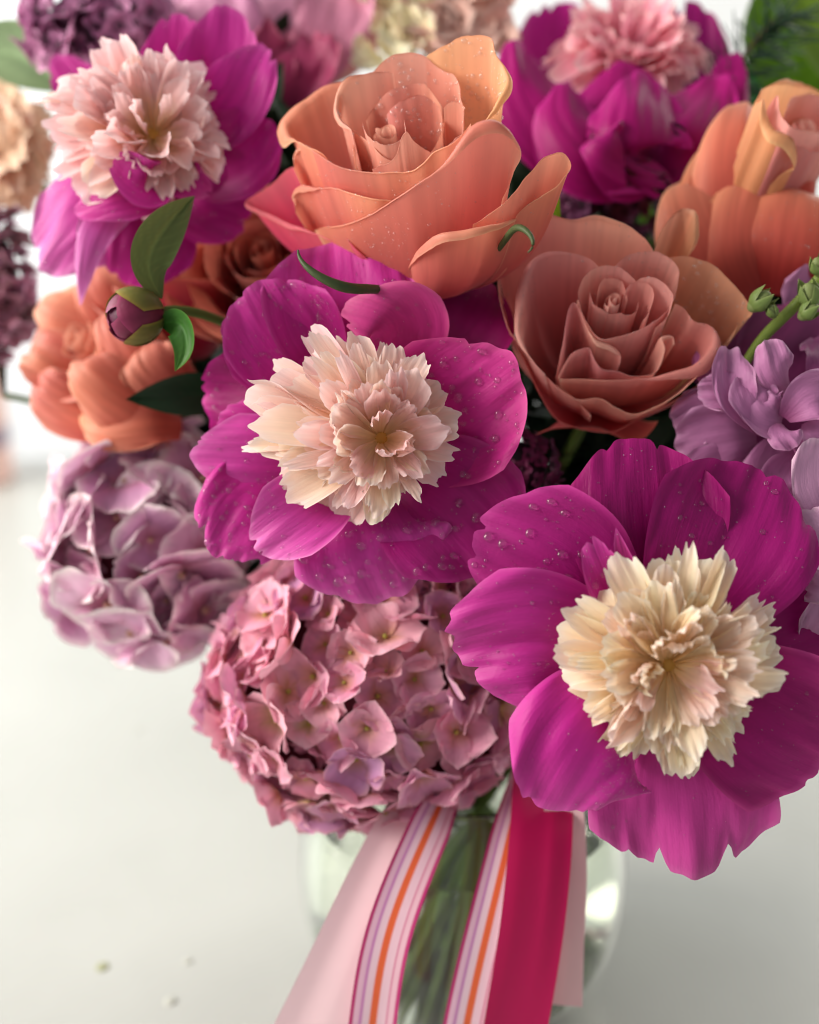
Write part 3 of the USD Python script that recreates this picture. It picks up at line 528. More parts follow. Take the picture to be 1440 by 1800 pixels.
d5 = .52
pet5 = rings(25, [(3, 8, 44, dict(twist=.1), 85), (4, 14, 45, dict(flare=2), 72), (5, 21, 44, dict(flare=3, roll=2), 60), (5, 29, 40, dict(flare=4, roll=4), 60), (5, 36, 34, dict(flare=5, roll=5), 58)])
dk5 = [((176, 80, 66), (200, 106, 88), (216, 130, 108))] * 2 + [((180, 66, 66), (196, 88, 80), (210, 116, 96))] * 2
R5, fr5 = rose('rose', 'shaded brick red rose tucked between upper left peony and centre peony', P(455, 435, d5), W3(-.1, .35, .9), 44, pet5, dk5, 11)

d6 = .55
pet6 = rings(26, [(3, 8, 52, dict(twist=.1), 85), (3, 12, 52, dict(flare=1), 80), (4, 16, 50, dict(flare=2, roll=1), 66), (4, 21, 47, dict(flare=4, roll=3), 60)])
R6, fr6 = rose('rose_bud', 'half open rose bud, crimson with peach striped petal, behind the olive leaf', P(330, 445, d6), W3(.05, .92, .35), 52, pet6, [((150, 10, 50), (188, 24, 70), (214, 110, 90)), ((150, 10, 50), (178, 20, 64), (222, 140, 110))] * 2, 13)
frD = (P(1110, 285, dD), *[None] * 3); ezD = W3(-.05, .80, .60); exD = nrm(RIGHT - (RIGHT @ ezD) * ezD); frD = (P(1110, 285, dD), exD, np.cross(ezD, exD), ezD)
for i, (pts, hw, o) in enumerate([
 ([(1110, 290, .010), (1112, 220, -.004), (1108, 140, .012)], 120, dict(k=.3)), ([(1140, 280, .006), (1235, 235, .0), (1275, 170, .006), (1284, 96, .016)], 56, dict(k=.5)),
 ([(1080, 280, .004), (990, 240, -.010), (930, 170, -.004), (906, 92, .010)], 78, dict()),
 ([(1130, 284, .002), (1200, 245, -.018), (1238, 190, -.012), (1258, 136, .002)], 80, dict(k=.45)),
 ([(1095, 285, .002), (1040, 252, -.022), (1008, 205, -.020), (1000, 158, -.008)], 86, dict()),
 ([(1110, 287, .000), (1128, 245, -.030), (1136, 195, -.027), (1132, 138, -.010)], 96, dict(k=.4)),
 ([(1105, 287, -.004), (1090, 268, -.030), (1060, 246, -.034), (1040, 226, -.030)], 70, dict(k=.5, lip=.5))]):
    sh = sheet([P(x, y, dD + z) for x, y, z in pts], W3(0, .15, 1), hw * PXM * dD, nu=41, nv=31, seed=1700 + i, **{**dict(cup=-.55, lip=-.15, base=.7, wide=.5, ruffle=.16, lump=.2, edge=.05, crink=.03), **o})
    put(D, 'petal', sh, 'peony_petal', tint(sh, DB, (160, 6, 106), (188, 36, 136), seed=i, ew=.06, streak=.1, hue=.3))

# ---- hydrangeas
def hydrangea(label, c, d, R, n, size, cols, seed, rounded, squash=(1, 1, .8), axis=None):
    g = np.random.default_rng(seed); O = P(*c, d); s = PXM * d
    t = thing('hydrangea', label, 'hydrangea', at=O); RV = []
    for i in range(n):
        y = 1 - (1.35 if rounded else 1.15) * (i + .5) / n; a = i * 2.39996; rr = math.sqrt(max(0, 1 - y * y))
        v = RIGHT * rr * math.cos(a) * squash[0] + UP * rr * math.sin(a) * squash[1] + BACK * y * squash[2]
        p = O + v * R * s * (g.uniform(.82, 1.08) if rounded else g.uniform(.88, 1.05)); nn = nrm(v + g.normal(0, .30 if rounded else .22, 3))
        tx = nrm(np.cross(nn, g.normal(0, 1, 3))); ty = np.cross(nn, tx); sz = size * s * g.uniform(.68, 1.25)
        bv = ICO1.vertices * sz * .08 + p + nn * sz * .05
        base, mid, edge = cols['pick'](g); far = i >= 75
        if far: RV.append((bv, ICO1.faces, flat_tint(bv, cols['eye'])))
        else: fl = part(t, 'floret', (bv, ICO1.faces), 'sepal_petal', flat_tint(bv, cols['eye']))
        op = g.uniform(.3, 1.0)
        for k in range(4):
            th = k * math.pi / 2 + g.normal(0, .16); dr = tx * math.cos(th) + ty * math.sin(th)
            lift = g.uniform(-.1, .5) if rounded else op * g.uniform(.7, 1.1); ss = sz * g.uniform(.85, 1.12)
            q = [p - nn * sz * .05 + dr * sz * .02, p + dr * ss * .5 + nn * sz * lift * .3, p + dr * ss + nn * sz * lift * g.uniform(.3, .9)]
            if rounded: sh = sheet(q, nn, sz * g.uniform(.66, .86), nu=13, nv=10, base=.3, wide=.6, k=.38, p=2.4, cup=g.uniform(-.5, .6), ruffle=.22, lump=.16, edge=.05, seed=seed * 50 + i * 4 + k)
            else: sh = sheet(q, nn, sz * g.uniform(.70, .86), nu=11, nv=8, base=.3, wide=.55, k=.40, p=1.9, cup=g.uniform(.2, .9), ruffle=.28, lump=.22, point=.08, edge=.04, seed=seed * 50 + i * 4 + k)
            tc = tint(sh, base, mid, edge, seed=seed + i, ew=.22 if rounded else .10, streak=.08, bw=.5)
            if far: RV.append((sh.V.reshape(-1, 3), sh.F, tc))
            else: put(fl, 'sepal', sh, 'sepal_petal', tc)
    if RV:
        o, Fs = 0, []
        for v, f, c_ in RV: Fs.append(f + o); o += len(v)
        part(t, 'florets', (np.vstack([r[0] for r in RV]), np.vstack(Fs)), 'sepal_petal', np.vstack([r[2] for r in RV]), kind='stuff')
    cv = trimesh.creation.icosphere(3); vv = O + (cv.vertices @ np.stack([RIGHT * squash[0], UP * squash[1], BACK * squash[2]])) * R * s * .86
    part(t, 'flower_core', (vv, cv.faces), 'plain', flat_tint(vv, (110, 50, 66)))
    stem(t, O - UP * R * s * .5, UP, .0032); return t
def pickL(g):
    k = g.random(); return (200, 130, 150), np.array([218, 158, 200]) * k + np.array([242, 202, 224]) * (1 - k), (252, 240, 238)
def pickC(g):
    k = g.random(); j = g.random() ** 3
    mid = np.array([234, 154, 186]) * k + np.array([248, 188, 200]) * (1 - k); mid = mid * (1 - j) + np.array([214, 158, 206]) * j
    e = g.random() < .2
    return ((206, 186, 110) if e else (216, 156, 120)), mid, (238, 186, 200)
hydrangea('lilac pink hydrangea with rounded white edged florets, below the apricot rose', (266, 945), .555, 152, 46, 82, dict(eye=(214, 176, 150), pick=pickL), 31, True, (1, 1.18, .8))
hydrangea('rose pink hydrangea with pointed star florets, directly under the centre peony', (648, 1195), .525, 262, 150, 50, dict(eye=(196, 186, 90), pick=pickC), 32, False, (1, .90, .75))

# ---- leaves, buds
def leaf(parent, pts, hw, d, cols, seed, face=(0, 0, 1), name='leaf', cup=.5, top=False, label=None, cat=None, **kw):
    sh = sheet([P(x, y, d + z) for x, y, z in pts], W3(*face), hw * PXM * d, nu=17, nv=41, k=0., cup=cup, ruffle=kw.pop('ruffle', .08), prof='leaf', crease=.10, seed=seed, **kw)
    c = tint(sh, *cols, seed=seed, ew=.08, streak=.10)
    rib = np.exp(-(sh.U.reshape(-1) / .07) ** 2)[:, None]; sv = np.exp(-((((sh.S - np.abs(sh.U) * .22) * 9) % 1 - .5) / .12) ** 2).reshape(-1)[:, None]; c = np.clip(c * (1 + .35 * rib + .16 * sv), 0, .9)
    return put(parent, name, sh, 'leaf_green', c, label=label, cat=cat)
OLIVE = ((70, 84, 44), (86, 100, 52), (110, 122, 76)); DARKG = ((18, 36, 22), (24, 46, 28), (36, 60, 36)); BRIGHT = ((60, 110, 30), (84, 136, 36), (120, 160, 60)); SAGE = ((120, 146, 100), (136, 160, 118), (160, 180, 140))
dbud = .455
bud = thing('peony_bud', 'round closed peony bud, dark plum and green, with two small leaves', 'flower bud', at=P(245, 555, dbud))
g = np.random.default_rng(5); bc = P(236, 556, dbud); br = 50 * PXM * dbud
baxis = nrm(P(178, 566, dbud - .010) - P(290, 545, dbud + .006))
bx = nrm(np.cross(baxis, UP)); by = np.cross(baxis, bx)
for i in range(9):
    a = i * 2.39996; h0 = 1.0 - .035 * (8 - i)
    nu, nv = 15, 13; U, V = np.meshgrid(np.linspace(-1, 1, nu), np.linspace(0, 1, nv), indexing='ij')
    th = math.pi * (1 - (V * (1 - .22 * np.abs(U) ** 2) * (.62 + .37 * ((8 - i) / 8))))
    aa = a + U * (.9 + .15 * (i % 3)); rr = br * (.90 + .02 * i) * (1 + .02 * n2(U * 2, V * 2, i))
    s = Sheet(); s.V = bc + (np.sin(th) * rr * np.cos(aa))[..., None] * bx + (np.sin(th) * rr * np.sin(aa))[..., None] * by + (np.cos(th) * rr * 1.06)[..., None] * baxis
    s.U, s.S, s.nu, s.nv = U, V, nu, nv; finish(s)
    plum = i < 5
    put(bud, 'bud_scale', s, 'leaf_green', tint(s, (74, 78, 40) if not plum else (92, 40, 56), (96, 100, 48) if not plum else (110, 34, 62), (150, 130, 60) if not plum else (150, 56, 96), seed=i, ew=.1, streak=.15))
vv = ICO2.vertices * br * .86 + bc; part(bud, 'bud_core', (vv, ICO2.faces), 'leaf_green', flat_tint(vv, (84, 24, 56)))
leaf(bud, [(285, 525, .004), (262, 470, -.004), (285, 410, .0), (342, 345, .010)], 40, dbud, OLIVE, 41, face=(.5, .1, .85))
leaf(bud, [(282, 572, .004), (318, 572, -.004), (326, 610, -.006), (308, 652, -.004)], 30, dbud, ((40, 84, 30), (56, 104, 38), (110, 150, 70)), 42, face=(-.3, -.2, .9), cup=.8)
stem(bud, bc - baxis * br, baxis, .002)
lf = thing('dark_leaf', 'dark green pointed leaf over the apricot rose, left of the centre peony', 'leaf', at=P(350, 690, .50))
leaf(lf, [(400, 690, .02), (330, 695, .0), (222, 702, -.01)], 40, .50, DARKG, 43)
lf2 = thing('pale_leaf', 'pale sage leaf in the upper left corner beside the pink crowned peony', 'leaf', at=P(80, 140, .62))
leaf(lf2, [(120, 160, .0), (40, 100, .0), (-80, 80, .0)], 60, .62, SAGE, 44)
for i, (nm, lab, pts, hw, d, col) in enumerate([
  ('bright_leaf', 'lime green leaf tip lit through, between the peach rose and the terracotta rose', [(985, 390, .0), (968, 350, -.004), (985, 300, .0)], 16, .47, ((110, 150, 20), (140, 180, 30), (160, 200, 60))),
  ('green_leaf', 'broad green leaf standing behind the cupped peony, over the purple cluster', [(1080, 420, .0), (1100, 340, .0), (1070, 250, .0)], 55, .60, BRIGHT),
  ('green_leaf', 'narrow green leaf behind the cupped peony, beside the coral rose', [(1190, 420, .0), (1170, 340, .0), (1200, 260, .0)], 42, .61, BRIGHT),
  ('green_leaf', 'small green leaf between cupped peony and coral rose, under the pine sprig', [(1300, 210, .0), (1305, 150, .0), (1290, 100, .0)], 34, .62, ((40, 100, 50), (50, 120, 56), (80, 140, 70))),
  ('green_leaf', 'large bright blurred leaf in the upper right corner with a pale midrib', [(1400, 220, .0), (1390, 80, .0), (1420, -90, .0)], 110, .66, ((60, 96, 16), (86, 124, 24), (110, 150, 40))),
  ('green_leaf', 'yellow green leaf at the upper right edge beside the large blurred leaf', [(1500, 180, .0), (1440, 60, .0), (1380, -60, .0)], 60, .64, ((80, 110, 20), (110, 140, 40), (130, 160, 60)))]):
    t = thing(nm, lab, 'leaf', at=P(*pts[0][:2], d)); leaf(t, pts, hw, d, col, 50 + i, face=(.2, .1, 1))
    stem(t, P(*pts[0][:2], d + .004), BACK, .0014)

# rose sepals
for pts, r, par in (([(690, 512, .010), (640, 508, -.012), (600, 503, -.022), (550, 478, -.024), (524, 440, -.020)], 9, R1), ([(870, 445, .0), (893, 415, -.022), (912, 400, -.034), (934, 416, -.040), (928, 444, -.040)], 6, R1)):
    V, F = tube([P(x, y, d1 + .0 + z) for x, y, z in pts], [r * PXM * d1 * k for k in (.8, 1, 1, .7, .2)], 8, 24)
    part(par, 'sepal', (V, F), 'leaf_green', flat_tint(V, (70, 84, 50)))

# ---- small purple clusters
def cluster(name, label, cat, c, d, rx, ry, n, size, colA, colB, seed, thick=.5, stemc=(70, 60, 50)):
    g = np.random.default_rng(seed); s = PXM * d; O = P(*c, d); t = thing(name, label, cat, at=O)
    for i in range(n):
        y = 1 - 1.3 * (i + .5) / n; a = i * 2.39996; rr = math.sqrt(max(0, 1 - y * y))
        p = O + (RIGHT * rr * math.cos(a) * rx + UP * rr * math.sin(a) * ry + BACK * y * min(rx, ry) * thick) * s * g.uniform(.8, 1.1)
        nn = nrm(p - O + BACK * .3 * rx * s + g.normal(0, .3, 3) * rx * s); tx = nrm(np.cross(nn, g.normal(0, 1, 3))); ty = np.cross(nn, tx); sz = size * s * g.uniform(.7, 1.25)
        Vs, Fs, Cs, o = [], [], [], 0; k_ = g.random(); col = np.array(colA) * k_ + np.array(colB) * (1 - k_)
        for k in range(5):
            th = k * 2 * math.pi / 5; dr = tx * math.cos(th) + ty * math.sin(th)
            sh = sheet([p, p + dr * sz * .6 + nn * sz * .35, p + dr * sz + nn * sz * g.uniform(.2, .7)], nn, sz * .5, nu=5, nv=5, cup=.7, ruffle=.1, seed=seed + i * 5 + k)
            Vs.append(sh.V.reshape(-1, 3)); Fs.append(sh.F + o); o += len(Vs[-1]); Cs.append(tint(sh, col * .7, col, np.minimum(255, col * 1.15), seed=i))
        bv = ICO1.vertices * sz * .28 + p + nn * sz * .15; Vs.append(bv); Fs.append(ICO1.faces + o); Cs.append(flat_tint(bv, col * .6))
        part(t, 'floret', (np.vstack(Vs), np.vstack(Fs)), 'sepal_petal', np.vstack(Cs))
    cv = O + (ICO2.vertices @ np.stack([RIGHT * rx, UP * ry, BACK * min(rx, ry) * thick])) * s * .72; part(t, 'flower_core', (cv, ICO2.faces), 'plain', flat_tint(cv, np.array(colB) * .55))
    for i in range(7):
        a = i * 2.39996; e = O + (RIGHT * math.cos(a) * rx * .7 + UP * math.sin(a) * ry * .7) * s
        V, F = tube([O - UP * ry * s * 1.6 - BACK * .01, (O + e) / 2 - UP * ry * s * .5, e], [.0012, .001, .0008], 6, 10)
        part(t, 'stalk', (V, F), 'leaf_green', flat_tint(V, stemc))
    stem(t, O - UP * ry * s * 1.6 - BACK * .01, UP if c[0] > 100 else W3(-1, .1, .4), .0018); return t
cluster('filler_flower', 'dusky purple cluster of tiny buds between the peach rose and the coral rose', 'filler flower', (1065, 365), .57, 90, 62, 60, 20, (120, 60, 96), (90, 44, 78), 61)
cluster('filler_flower', 'dark plum cluster in shadow between the centre peony and front peony', 'filler flower', (905, 825), .49, 80, 70, 60, 17, (126, 40, 86), (90, 30, 70), 62)
cluster('filler_flower', 'mauve cluster of tiny open flowers at the top left above the pink crowned peony', 'filler flower', (175, 45), .58, 124, 84, 90, 28, (216, 158, 194), (156, 98, 136), 63)
cluster('filler_flower', 'dusty pink cluster at the left edge beside the apricot rose', 'filler flower', (-5, 500), .60, 52, 120, 50, 30, (200, 146, 176), (136, 92, 100), 64)
cluster('filler_flower', 'greyish pink little cluster peeping out under the centre peony', 'filler flower', (770, 1050), .50, 70, 30, 26, 15, (190, 140, 160), (150, 80, 110), 65)

# ---- stocks and blurred flowers
def floretset(parent, d, lst, cols, seed, mat_='sepal_petal', nu=17, nv=15, name='petal'):
    for i, (pts, hw, o) in enumerate(lst):
        o = dict(o); f = o.pop('face', (0, 0, 1)); c = o.pop('cols', cols)
        sh = sheet([P(x, y, d + z) for x, y, z in pts], W3(*f), hw * 1.18 * PXM * d, nu=nu, nv=nv, seed=seed + i, **{**dict(ruffle=.42, rf=3.2, cup=.4, edge=.05, lump=.2, k=.28, p=2.8, base=.25, crink=.05), **o})
        put(parent, name, sh, mat_, tint(sh, *c, seed=seed + i, ew=.06, streak=.07))
LIL = ((150, 70, 120), (190, 120, 170), (212, 156, 196)); DLIL = ((90, 24, 66), (128, 48, 100), (150, 72, 122))
st = thing('stock_flower', 'lilac stock flower with curled petals on a green stalk, right of the terracotta rose', 'stock', at=P(1370, 720, .45))
floretset(st, .45, [
 ([(1380, 760, .02), (1400, 660, .02), (1440, 560, .03)], 110, dict(cols=DLIL)), ([(1360, 700, .03), (1280, 620, .035), (1240, 560, .04)], 80, dict(cols=DLIL)), ([(1400, 640, .03), (1440, 560, .035), (1460, 480, .04)], 80, dict(cols=((120, 60, 110), (170, 104, 150), (200, 140, 180)))), ([(1330, 800, .03), (1270, 840, .035), (1200, 860, .04)], 80, dict(cols=DLIL)), ([(1400, 860, .03), (1420, 900, .035), (1440, 960, .04)], 80, dict(cols=DLIL)), ([(1360, 770, .02), (1300, 760, .018), (1250, 700, .03)], 60, dict(cols=DLIL)),
 ([(1340, 760, .0), (1290, 690, -.004), (1284, 610, .002)], 36, dict(cup=.9)), ([(1360, 750, .0), (1320, 690, -.006), (1310, 660, -.004)], 40, dict(cup=.6)),
 ([(1390, 690, .002), (1365, 640, -.012), (1358, 590, -.012)], 32, dict(cup=-.8, lip=.5)), ([(1375, 740, .0), (1340, 720, -.006), (1325, 700, -.004)], 40, dict(cup=.5)),
 ([(1380, 735, -.004), (1420, 700, -.010), (1475, 690, -.008)], 40, dict(cup=.6)), ([(1375, 745, -.004), (1385, 765, -.012), (1400, 785, -.012)], 28, dict(cup=-.6)),
 ([(1330, 770, .015), (1250, 780, .010), (1190, 800, .014)], 62, dict()), ([(1300, 760, .018), (1240, 730, .014), (1190, 750, .02)], 45, dict()),
 ([(1370, 770, .012), (1360, 830, .010), (1370, 900, .016)], 60, dict()), ([(1390, 780, .015), (1440, 820, .01), (1480, 880, .014)], 70, dict()),
 ([(1330, 730, .004), (1270, 690, .002), (1225, 690, .004)], 34, dict(cup=.8)), ([(1400, 800, .002), (1370, 850, -.004), (1390, 900, .0)], 40, dict(cup=.7)), ([(1420, 740, .004), (1450, 760, -.004), (1470, 800, .0)], 42, dict()),
 ([(1300, 800, .012), (1240, 830, .008), (1215, 870, .014)], 40, dict()), ([(1310, 700, .01), (1260, 650, .012), (1255, 610, .02)], 36, dict(cols=((130, 50, 100), (168, 92, 146), (190, 120, 170)))), ([(1430, 700, .01), (1460, 640, .01), (1450, 590, .02)], 50, dict(cols=((110, 40, 86), (150, 70, 124), (176, 100, 150)))),
], LIL, 700)
V, F = tube([P(1300, 660, .462), P(1345, 590, .462), P(1400, 535, .458), P(1480, 440, .45)], [.0018, .0022, .0024, .0026], 9, 24)
part(st, 'stalk', (V, F), 'leaf_green', flat_tint(V, (120, 140, 60)))
for i, (x, y, r) in enumerate([(1335, 530, 24), (1358, 548, 14), (1425, 520, 26), (1420, 548, 20), (1440, 470, 20)]):
    c = P(x, y, .45); rr = r * PXM * .45; ad = W3(math.cos(i * 2.1) * .7, .6, .45); ax_ = nrm(np.cross(ad, RIGHT)); ay_ = np.cross(ad, ax_)
    vv = c + (ICO2.vertices @ np.stack([ax_ * .62, ay_ * .62, ad])) * rr; bd = part(st, 'flower_bud', (vv, ICO2.faces), 'leaf_green', flat_tint(vv, (132, 146, 90)))
    for k in range(4):
        th = k * math.pi / 2 + i; dr = ax_ * math.cos(th) + ay_ * math.sin(th)
        sh = sheet([c - ad * rr * 1.0, c + dr * rr * .78 - ad * rr * .2, c + dr * rr * (.5 + .3 * (k % 2)) + ad * rr * 1.15], -dr + ad * .05, rr * .62, nu=9, nv=11, k=0, prof='leaf', cup=.8, seed=600 + i * 5 + k)
        put(bd, 'sepal', sh, 'leaf_green', tint(sh, (92, 116, 56), (116, 138, 74), (150, 164, 104), seed=k))
stem(st, P(1300, 660, .462), UP, .0024)
st2 = thing('stock_flower', 'pale lavender stock at the right edge beside the front peony', 'stock', at=P(1450, 950, .43))
floretset(st2, .43, [
 ([(1470, 930, .01), (1440, 850, .0), (1445, 770, .006)], 45, dict()), ([(1480, 960, .01), (1430, 930, -.004), (1405, 900, .0)], 50, dict(rf=4)), ([(1480, 1000, .01), (1430, 1010, -.002), (1405, 1010, .004)], 45, dict(rf=4)),
 ([(1490, 1040, .01), (1450, 1090, .0), (1428, 1130, .004)], 40, dict()), ([(1400, 1000, .03), (1385, 1010, .03), (1370, 1020, .03)], 40, dict(cols=DLIL)), ([(1500, 1180, .012), (1440, 1190, .010), (1400, 1195, .014)], 26, dict())],
 ((176, 110, 160), (206, 150, 190), (226, 186, 210)), 740)
stem(st2, P(1480, 1000, .445), UP, .002)
CRM = ((250, 224, 140), (253, 238, 196), (254, 244, 222)); PCH = ((222, 170, 124), (236, 196, 164), (244, 214, 188))
st3 = thing('stock_flower', 'cream and blush stock spike at the top, behind the peach rose', 'stock', at=P(780, 120, .60))
g = np.random.default_rng(77); L3 = []
for i in range(62):
    x, y = g.uniform(655, 880), g.uniform(-50, 100)
    if i > 50: x, y = g.uniform(890, 935), g.uniform(150, 320)
    a = g.uniform(0, 6.28); r = g.uniform(40, 60)
    L3.append(([(x, y, .01), (x + .5 * r * math.cos(a), y + .5 * r * math.sin(a), -.006), (x + r * math.cos(a), y + r * math.sin(a), g.uniform(-.01, .004))], g.uniform(28, 42), dict(cols=CRM if x < 740 else ((220, 170, 140), (232, 190, 176), (240, 208, 196)) if y < 140 else PCH, face=(g.normal(0, .3), g.normal(0, .3), 1))))
floretset(st3, .60, L3, CRM, 760, nu=11, nv=9)
V, F = tube([P(780, 330, .63), P(775, 150, .625), P(770, -40, .62)], [.003, .003, .002], 8, 12); part(st3, 'stalk', (V, F), 'leaf_green', flat_tint(V, (120, 130, 70)))
stem(st3, P(780, 330, .63), UP, .0026)
tu = thing('tulip', 'blurred pink tulip with wine red inner petals at the top, behind the peach rose', 'tulip', at=P(490, 120, .60))
floretset(tu, .60, [
 ([(520, 160, .03), (600, 60, .03), (640, -60, .04)], 70, dict(cols=((150, 90, 100), (186, 130, 130), (206, 156, 150)))), ([(440, 160, .03), (350, 60, .03), (310, -60, .04)], 70, dict(cols=((180, 100, 140), (206, 140, 176), (220, 170, 194)))), ([(520, 140, .02), (500, 40, .02), (480, -60, .03)], 120, dict(cols=((190, 110, 140), (216, 150, 180), (226, 176, 196)))), ([(470, 130, .01), (400, 50, .0), (350, -50, .01)], 70, dict(cols=((190, 110, 150), (210, 140, 180), (226, 176, 196)))),
 ([(560, 150, .012), (580, 60, -.004), (600, -40, .01)], 60, dict(cols=((180, 100, 130), (210, 136, 166), (220, 160, 180)))), ([(520, 190, .0), (520, 120, -.01), (530, 50, -.006)], 66, dict(cols=((110, 16, 60), (160, 50, 96), (196, 100, 130)))), ([(480, 180, .0), (470, 120, -.006), (460, 70, .0)], 50, dict(cols=((110, 16, 60), (150, 40, 86), (180, 80, 116))))], LIL, 790)
stem(tu, P(520, 190, .62), UP, .003)
ca = thing('carnation', 'beige peach ruffled carnation at the left edge, beside the pink crowned peony', 'carnation', at=P(0, 260, .62))
g = np.random.default_rng(78); L4 = []
for i in range(30):
    a = i * 2.39996; e = (i + .5) / 30; x0, y0 = 0, 265; r = 122 * math.sqrt(1 - e * .85)
    L4.append(([(x0, y0, .03), (x0 + .6 * r * math.cos(a), y0 + .7 * r * math.sin(a), .01 - .03 * e), (x0 + r * math.cos(a) * .85, y0 + r * math.sin(a) * 1.1, .012 - .035 * e)], g.uniform(26, 42), dict(ruffle=.4, rf=4, teeth=.08, cols=PCH if i % 3 else ((200, 130, 90), (220, 160, 130), (232, 196, 176)))))
floretset(ca, .62, L4, PCH, 800, nu=13, nv=9)
stem(ca, P(0, 300, .65), W3(-1, .2, .4), .0026)
# pine sprig
dP = .58
pn = thing('pine_sprig', 'blurred pine sprig with dark needles, right of the cupped peony top', 'pine sprig', at=P(1300, 120, .64))
a0, a1 = P(1255, 190, dP), P(1380, 20, dP); V, F = tube([a0, P(1310, 95, dP), a1], [.0014, .0012, .0008], 6, 12); part(pn, 'twig', (V, F), 'leaf_green', flat_tint(V, (90, 66, 56)))
g = np.random.default_rng(9); nv_, nf_, o = [], [], 0
for i in range(90):
    t_ = g.random(); b = a0 + (a1 - a0) * t_ + g.normal(0, .001, 3); dr = nrm((a1 - a0)); side = nrm(np.cross(dr, g.normal(0, 1, 3))); e = b + (dr * g.uniform(.2, .7) + side) * g.uniform(.018, .032)
    v, f = tube([b, e], [.0008, .0003], 4, 3); nv_.append(v); nf_.append(f + o); o += len(v)
V = np.vstack(nv_); part(pn, 'needles', (V, np.vstack(nf_)), 'leaf_green', flat_tint(V, (36, 66, 46)), kind='stuff')
stem(pn, a0, UP, .0014)

# ---- dark leaves filling the inside of the bouquet
g = np.random.default_rng(91); Vs, Fs, Cs, o = [], [], [], 0
BLOBS = [(P(420, 260, .60), (.030, .03, .045)), (P(500, 150, .63), (.020, .02, .03)), (P(420, 1030, .60), (.030, .02, .03)), (P(370, 740, .60), (.03, .02, .03)), (P(1330, 640, .56), (.03, .02, .03)), (P(180, 40, .64), (.03, .02, .025)), (P(1150, 380, .64), (.04, .02, .02)), (P(1290, 880, .52), (.03, .02, .03)), (P(1000, 790, .55), (.03, .02, .03)), (P(1250, 560, .58), (.03, .02, .02)), (P(335, 640, .59), (.03, .02, .03)), (P(470, 280, .57), (.02, .02, .03)), (P(1350, 500, .58), (.02, .02, .02)), (P(930, 330, .60), (.012, .02, .02))]
for i in range(760):
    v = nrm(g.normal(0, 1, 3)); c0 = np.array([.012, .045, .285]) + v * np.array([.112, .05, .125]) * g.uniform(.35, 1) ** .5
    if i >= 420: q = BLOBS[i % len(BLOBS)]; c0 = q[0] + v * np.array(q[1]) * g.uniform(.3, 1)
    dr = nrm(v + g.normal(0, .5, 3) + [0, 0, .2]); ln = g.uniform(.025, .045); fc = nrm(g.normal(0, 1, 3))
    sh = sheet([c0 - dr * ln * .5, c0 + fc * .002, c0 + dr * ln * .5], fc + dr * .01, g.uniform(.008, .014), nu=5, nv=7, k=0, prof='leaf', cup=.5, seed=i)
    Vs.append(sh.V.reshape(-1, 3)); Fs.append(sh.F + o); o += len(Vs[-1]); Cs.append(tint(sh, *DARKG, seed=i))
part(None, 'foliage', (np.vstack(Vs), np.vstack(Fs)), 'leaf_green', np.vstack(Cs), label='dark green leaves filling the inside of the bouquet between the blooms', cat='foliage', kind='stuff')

# ---- vase
def revolve(prof, n=96):
    prof = np.asarray(prof); a = np.linspace(0, 2 * np.pi, n, endpoint=False); k = len(prof)
    V = np.stack([prof[:, 0][:, None] * np.cos(a), prof[:, 0][:, None] * np.sin(a), np.repeat(prof[:, 1][:, None], n, 1)], -1).reshape(-1, 3)
    i, j = np.meshgrid(np.arange(k - 1), np.arange(n), indexing='ij'); p0 = (i * n + j).ravel(); p1 = (i * n + (j + 1) % n).ravel()
    return V, np.vstack([np.stack([p0, p1, p1 + n], 1), np.stack([p0, p1 + n, p0 + n], 1)])
vt = thing('glass_vase', 'clear rounded glass vase of water holding the whole bouquet', 'vase', at=(0, 0, 0))
zz = np.array([0, .001, .004, .012, .028, .05, .075, .10, .12, .138, .146]); ro = np.array([.0, .050, .058, .069, .080, .0855, .0865, .083, .077, .072, .071])
cs_ = CubicSpline(np.arange(2, len(zz)), np.stack([ro[2:], zz[2:]], 1)); q = np.linspace(2, len(zz) - 1, 40)
outer = np.vstack([[0.0, .0015], [.045, .0015], cs_(q)]); inner = np.vstack([cs_(q)[::-1] - [.003, 0], [.045, .008], [0.0, .008]]); inner[:, 1] = np.maximum(inner[:, 1], .008)
V, F = revolve(np.vstack([outer, [outer[-1, 0] - .0015, outer[-1, 1] + .0015], inner])); part(vt, 'glass_wall', (V, F), 'clear_glass')
wz = cs_(q); wz = wz[(wz[:, 1] > .0095) & (wz[:, 1] < .112)] - [.0034, 0]
V, F = revolve(np.vstack([[0, .0085], [.045, .0085], wz, [wz[-1, 0], wz[-1, 1] + .001], [0, wz[-1, 1] + .001]])); part(vt, 'water', (V, F), 'vase_water')

# ---- ribbons
def ribbon(name, label, pts, hw, d, colf, seed, group=None):
    pts = np.asarray(pts, float); q = [P(x, y, d + z) for x, y, z in pts]
    sh = sheet(q, BACK, 1.0, nu=33, nv=40, k=0, base=1, wide=.5, tipw=0, cup=.15, ruffle=0, lump=0, seed=seed)
    wd = np.interp(np.linspace(0, 1, 40), np.linspace(0, 1, len(hw)), hw) * PXM * d
    cen = sh.V[16:17]; B_ = nrm(sh.V[-1:] - sh.V[:1]); fold = n2(sh.U * 1.2, sh.S * 1.6, seed) * .20 - .16 * np.cos(sh.U * 1.2)
    sh.V = cen + B_ * (sh.U * wd)[..., None] + BACK * (fold * wd)[..., None]; finish(sh)
    t = thing(name, label, 'ribbon', group, at=q[0])
    put(t, 'ribbon_tail', sh, 'ribbon_cloth', np.clip(colf(sh.U.reshape(-1)), 0, .95))
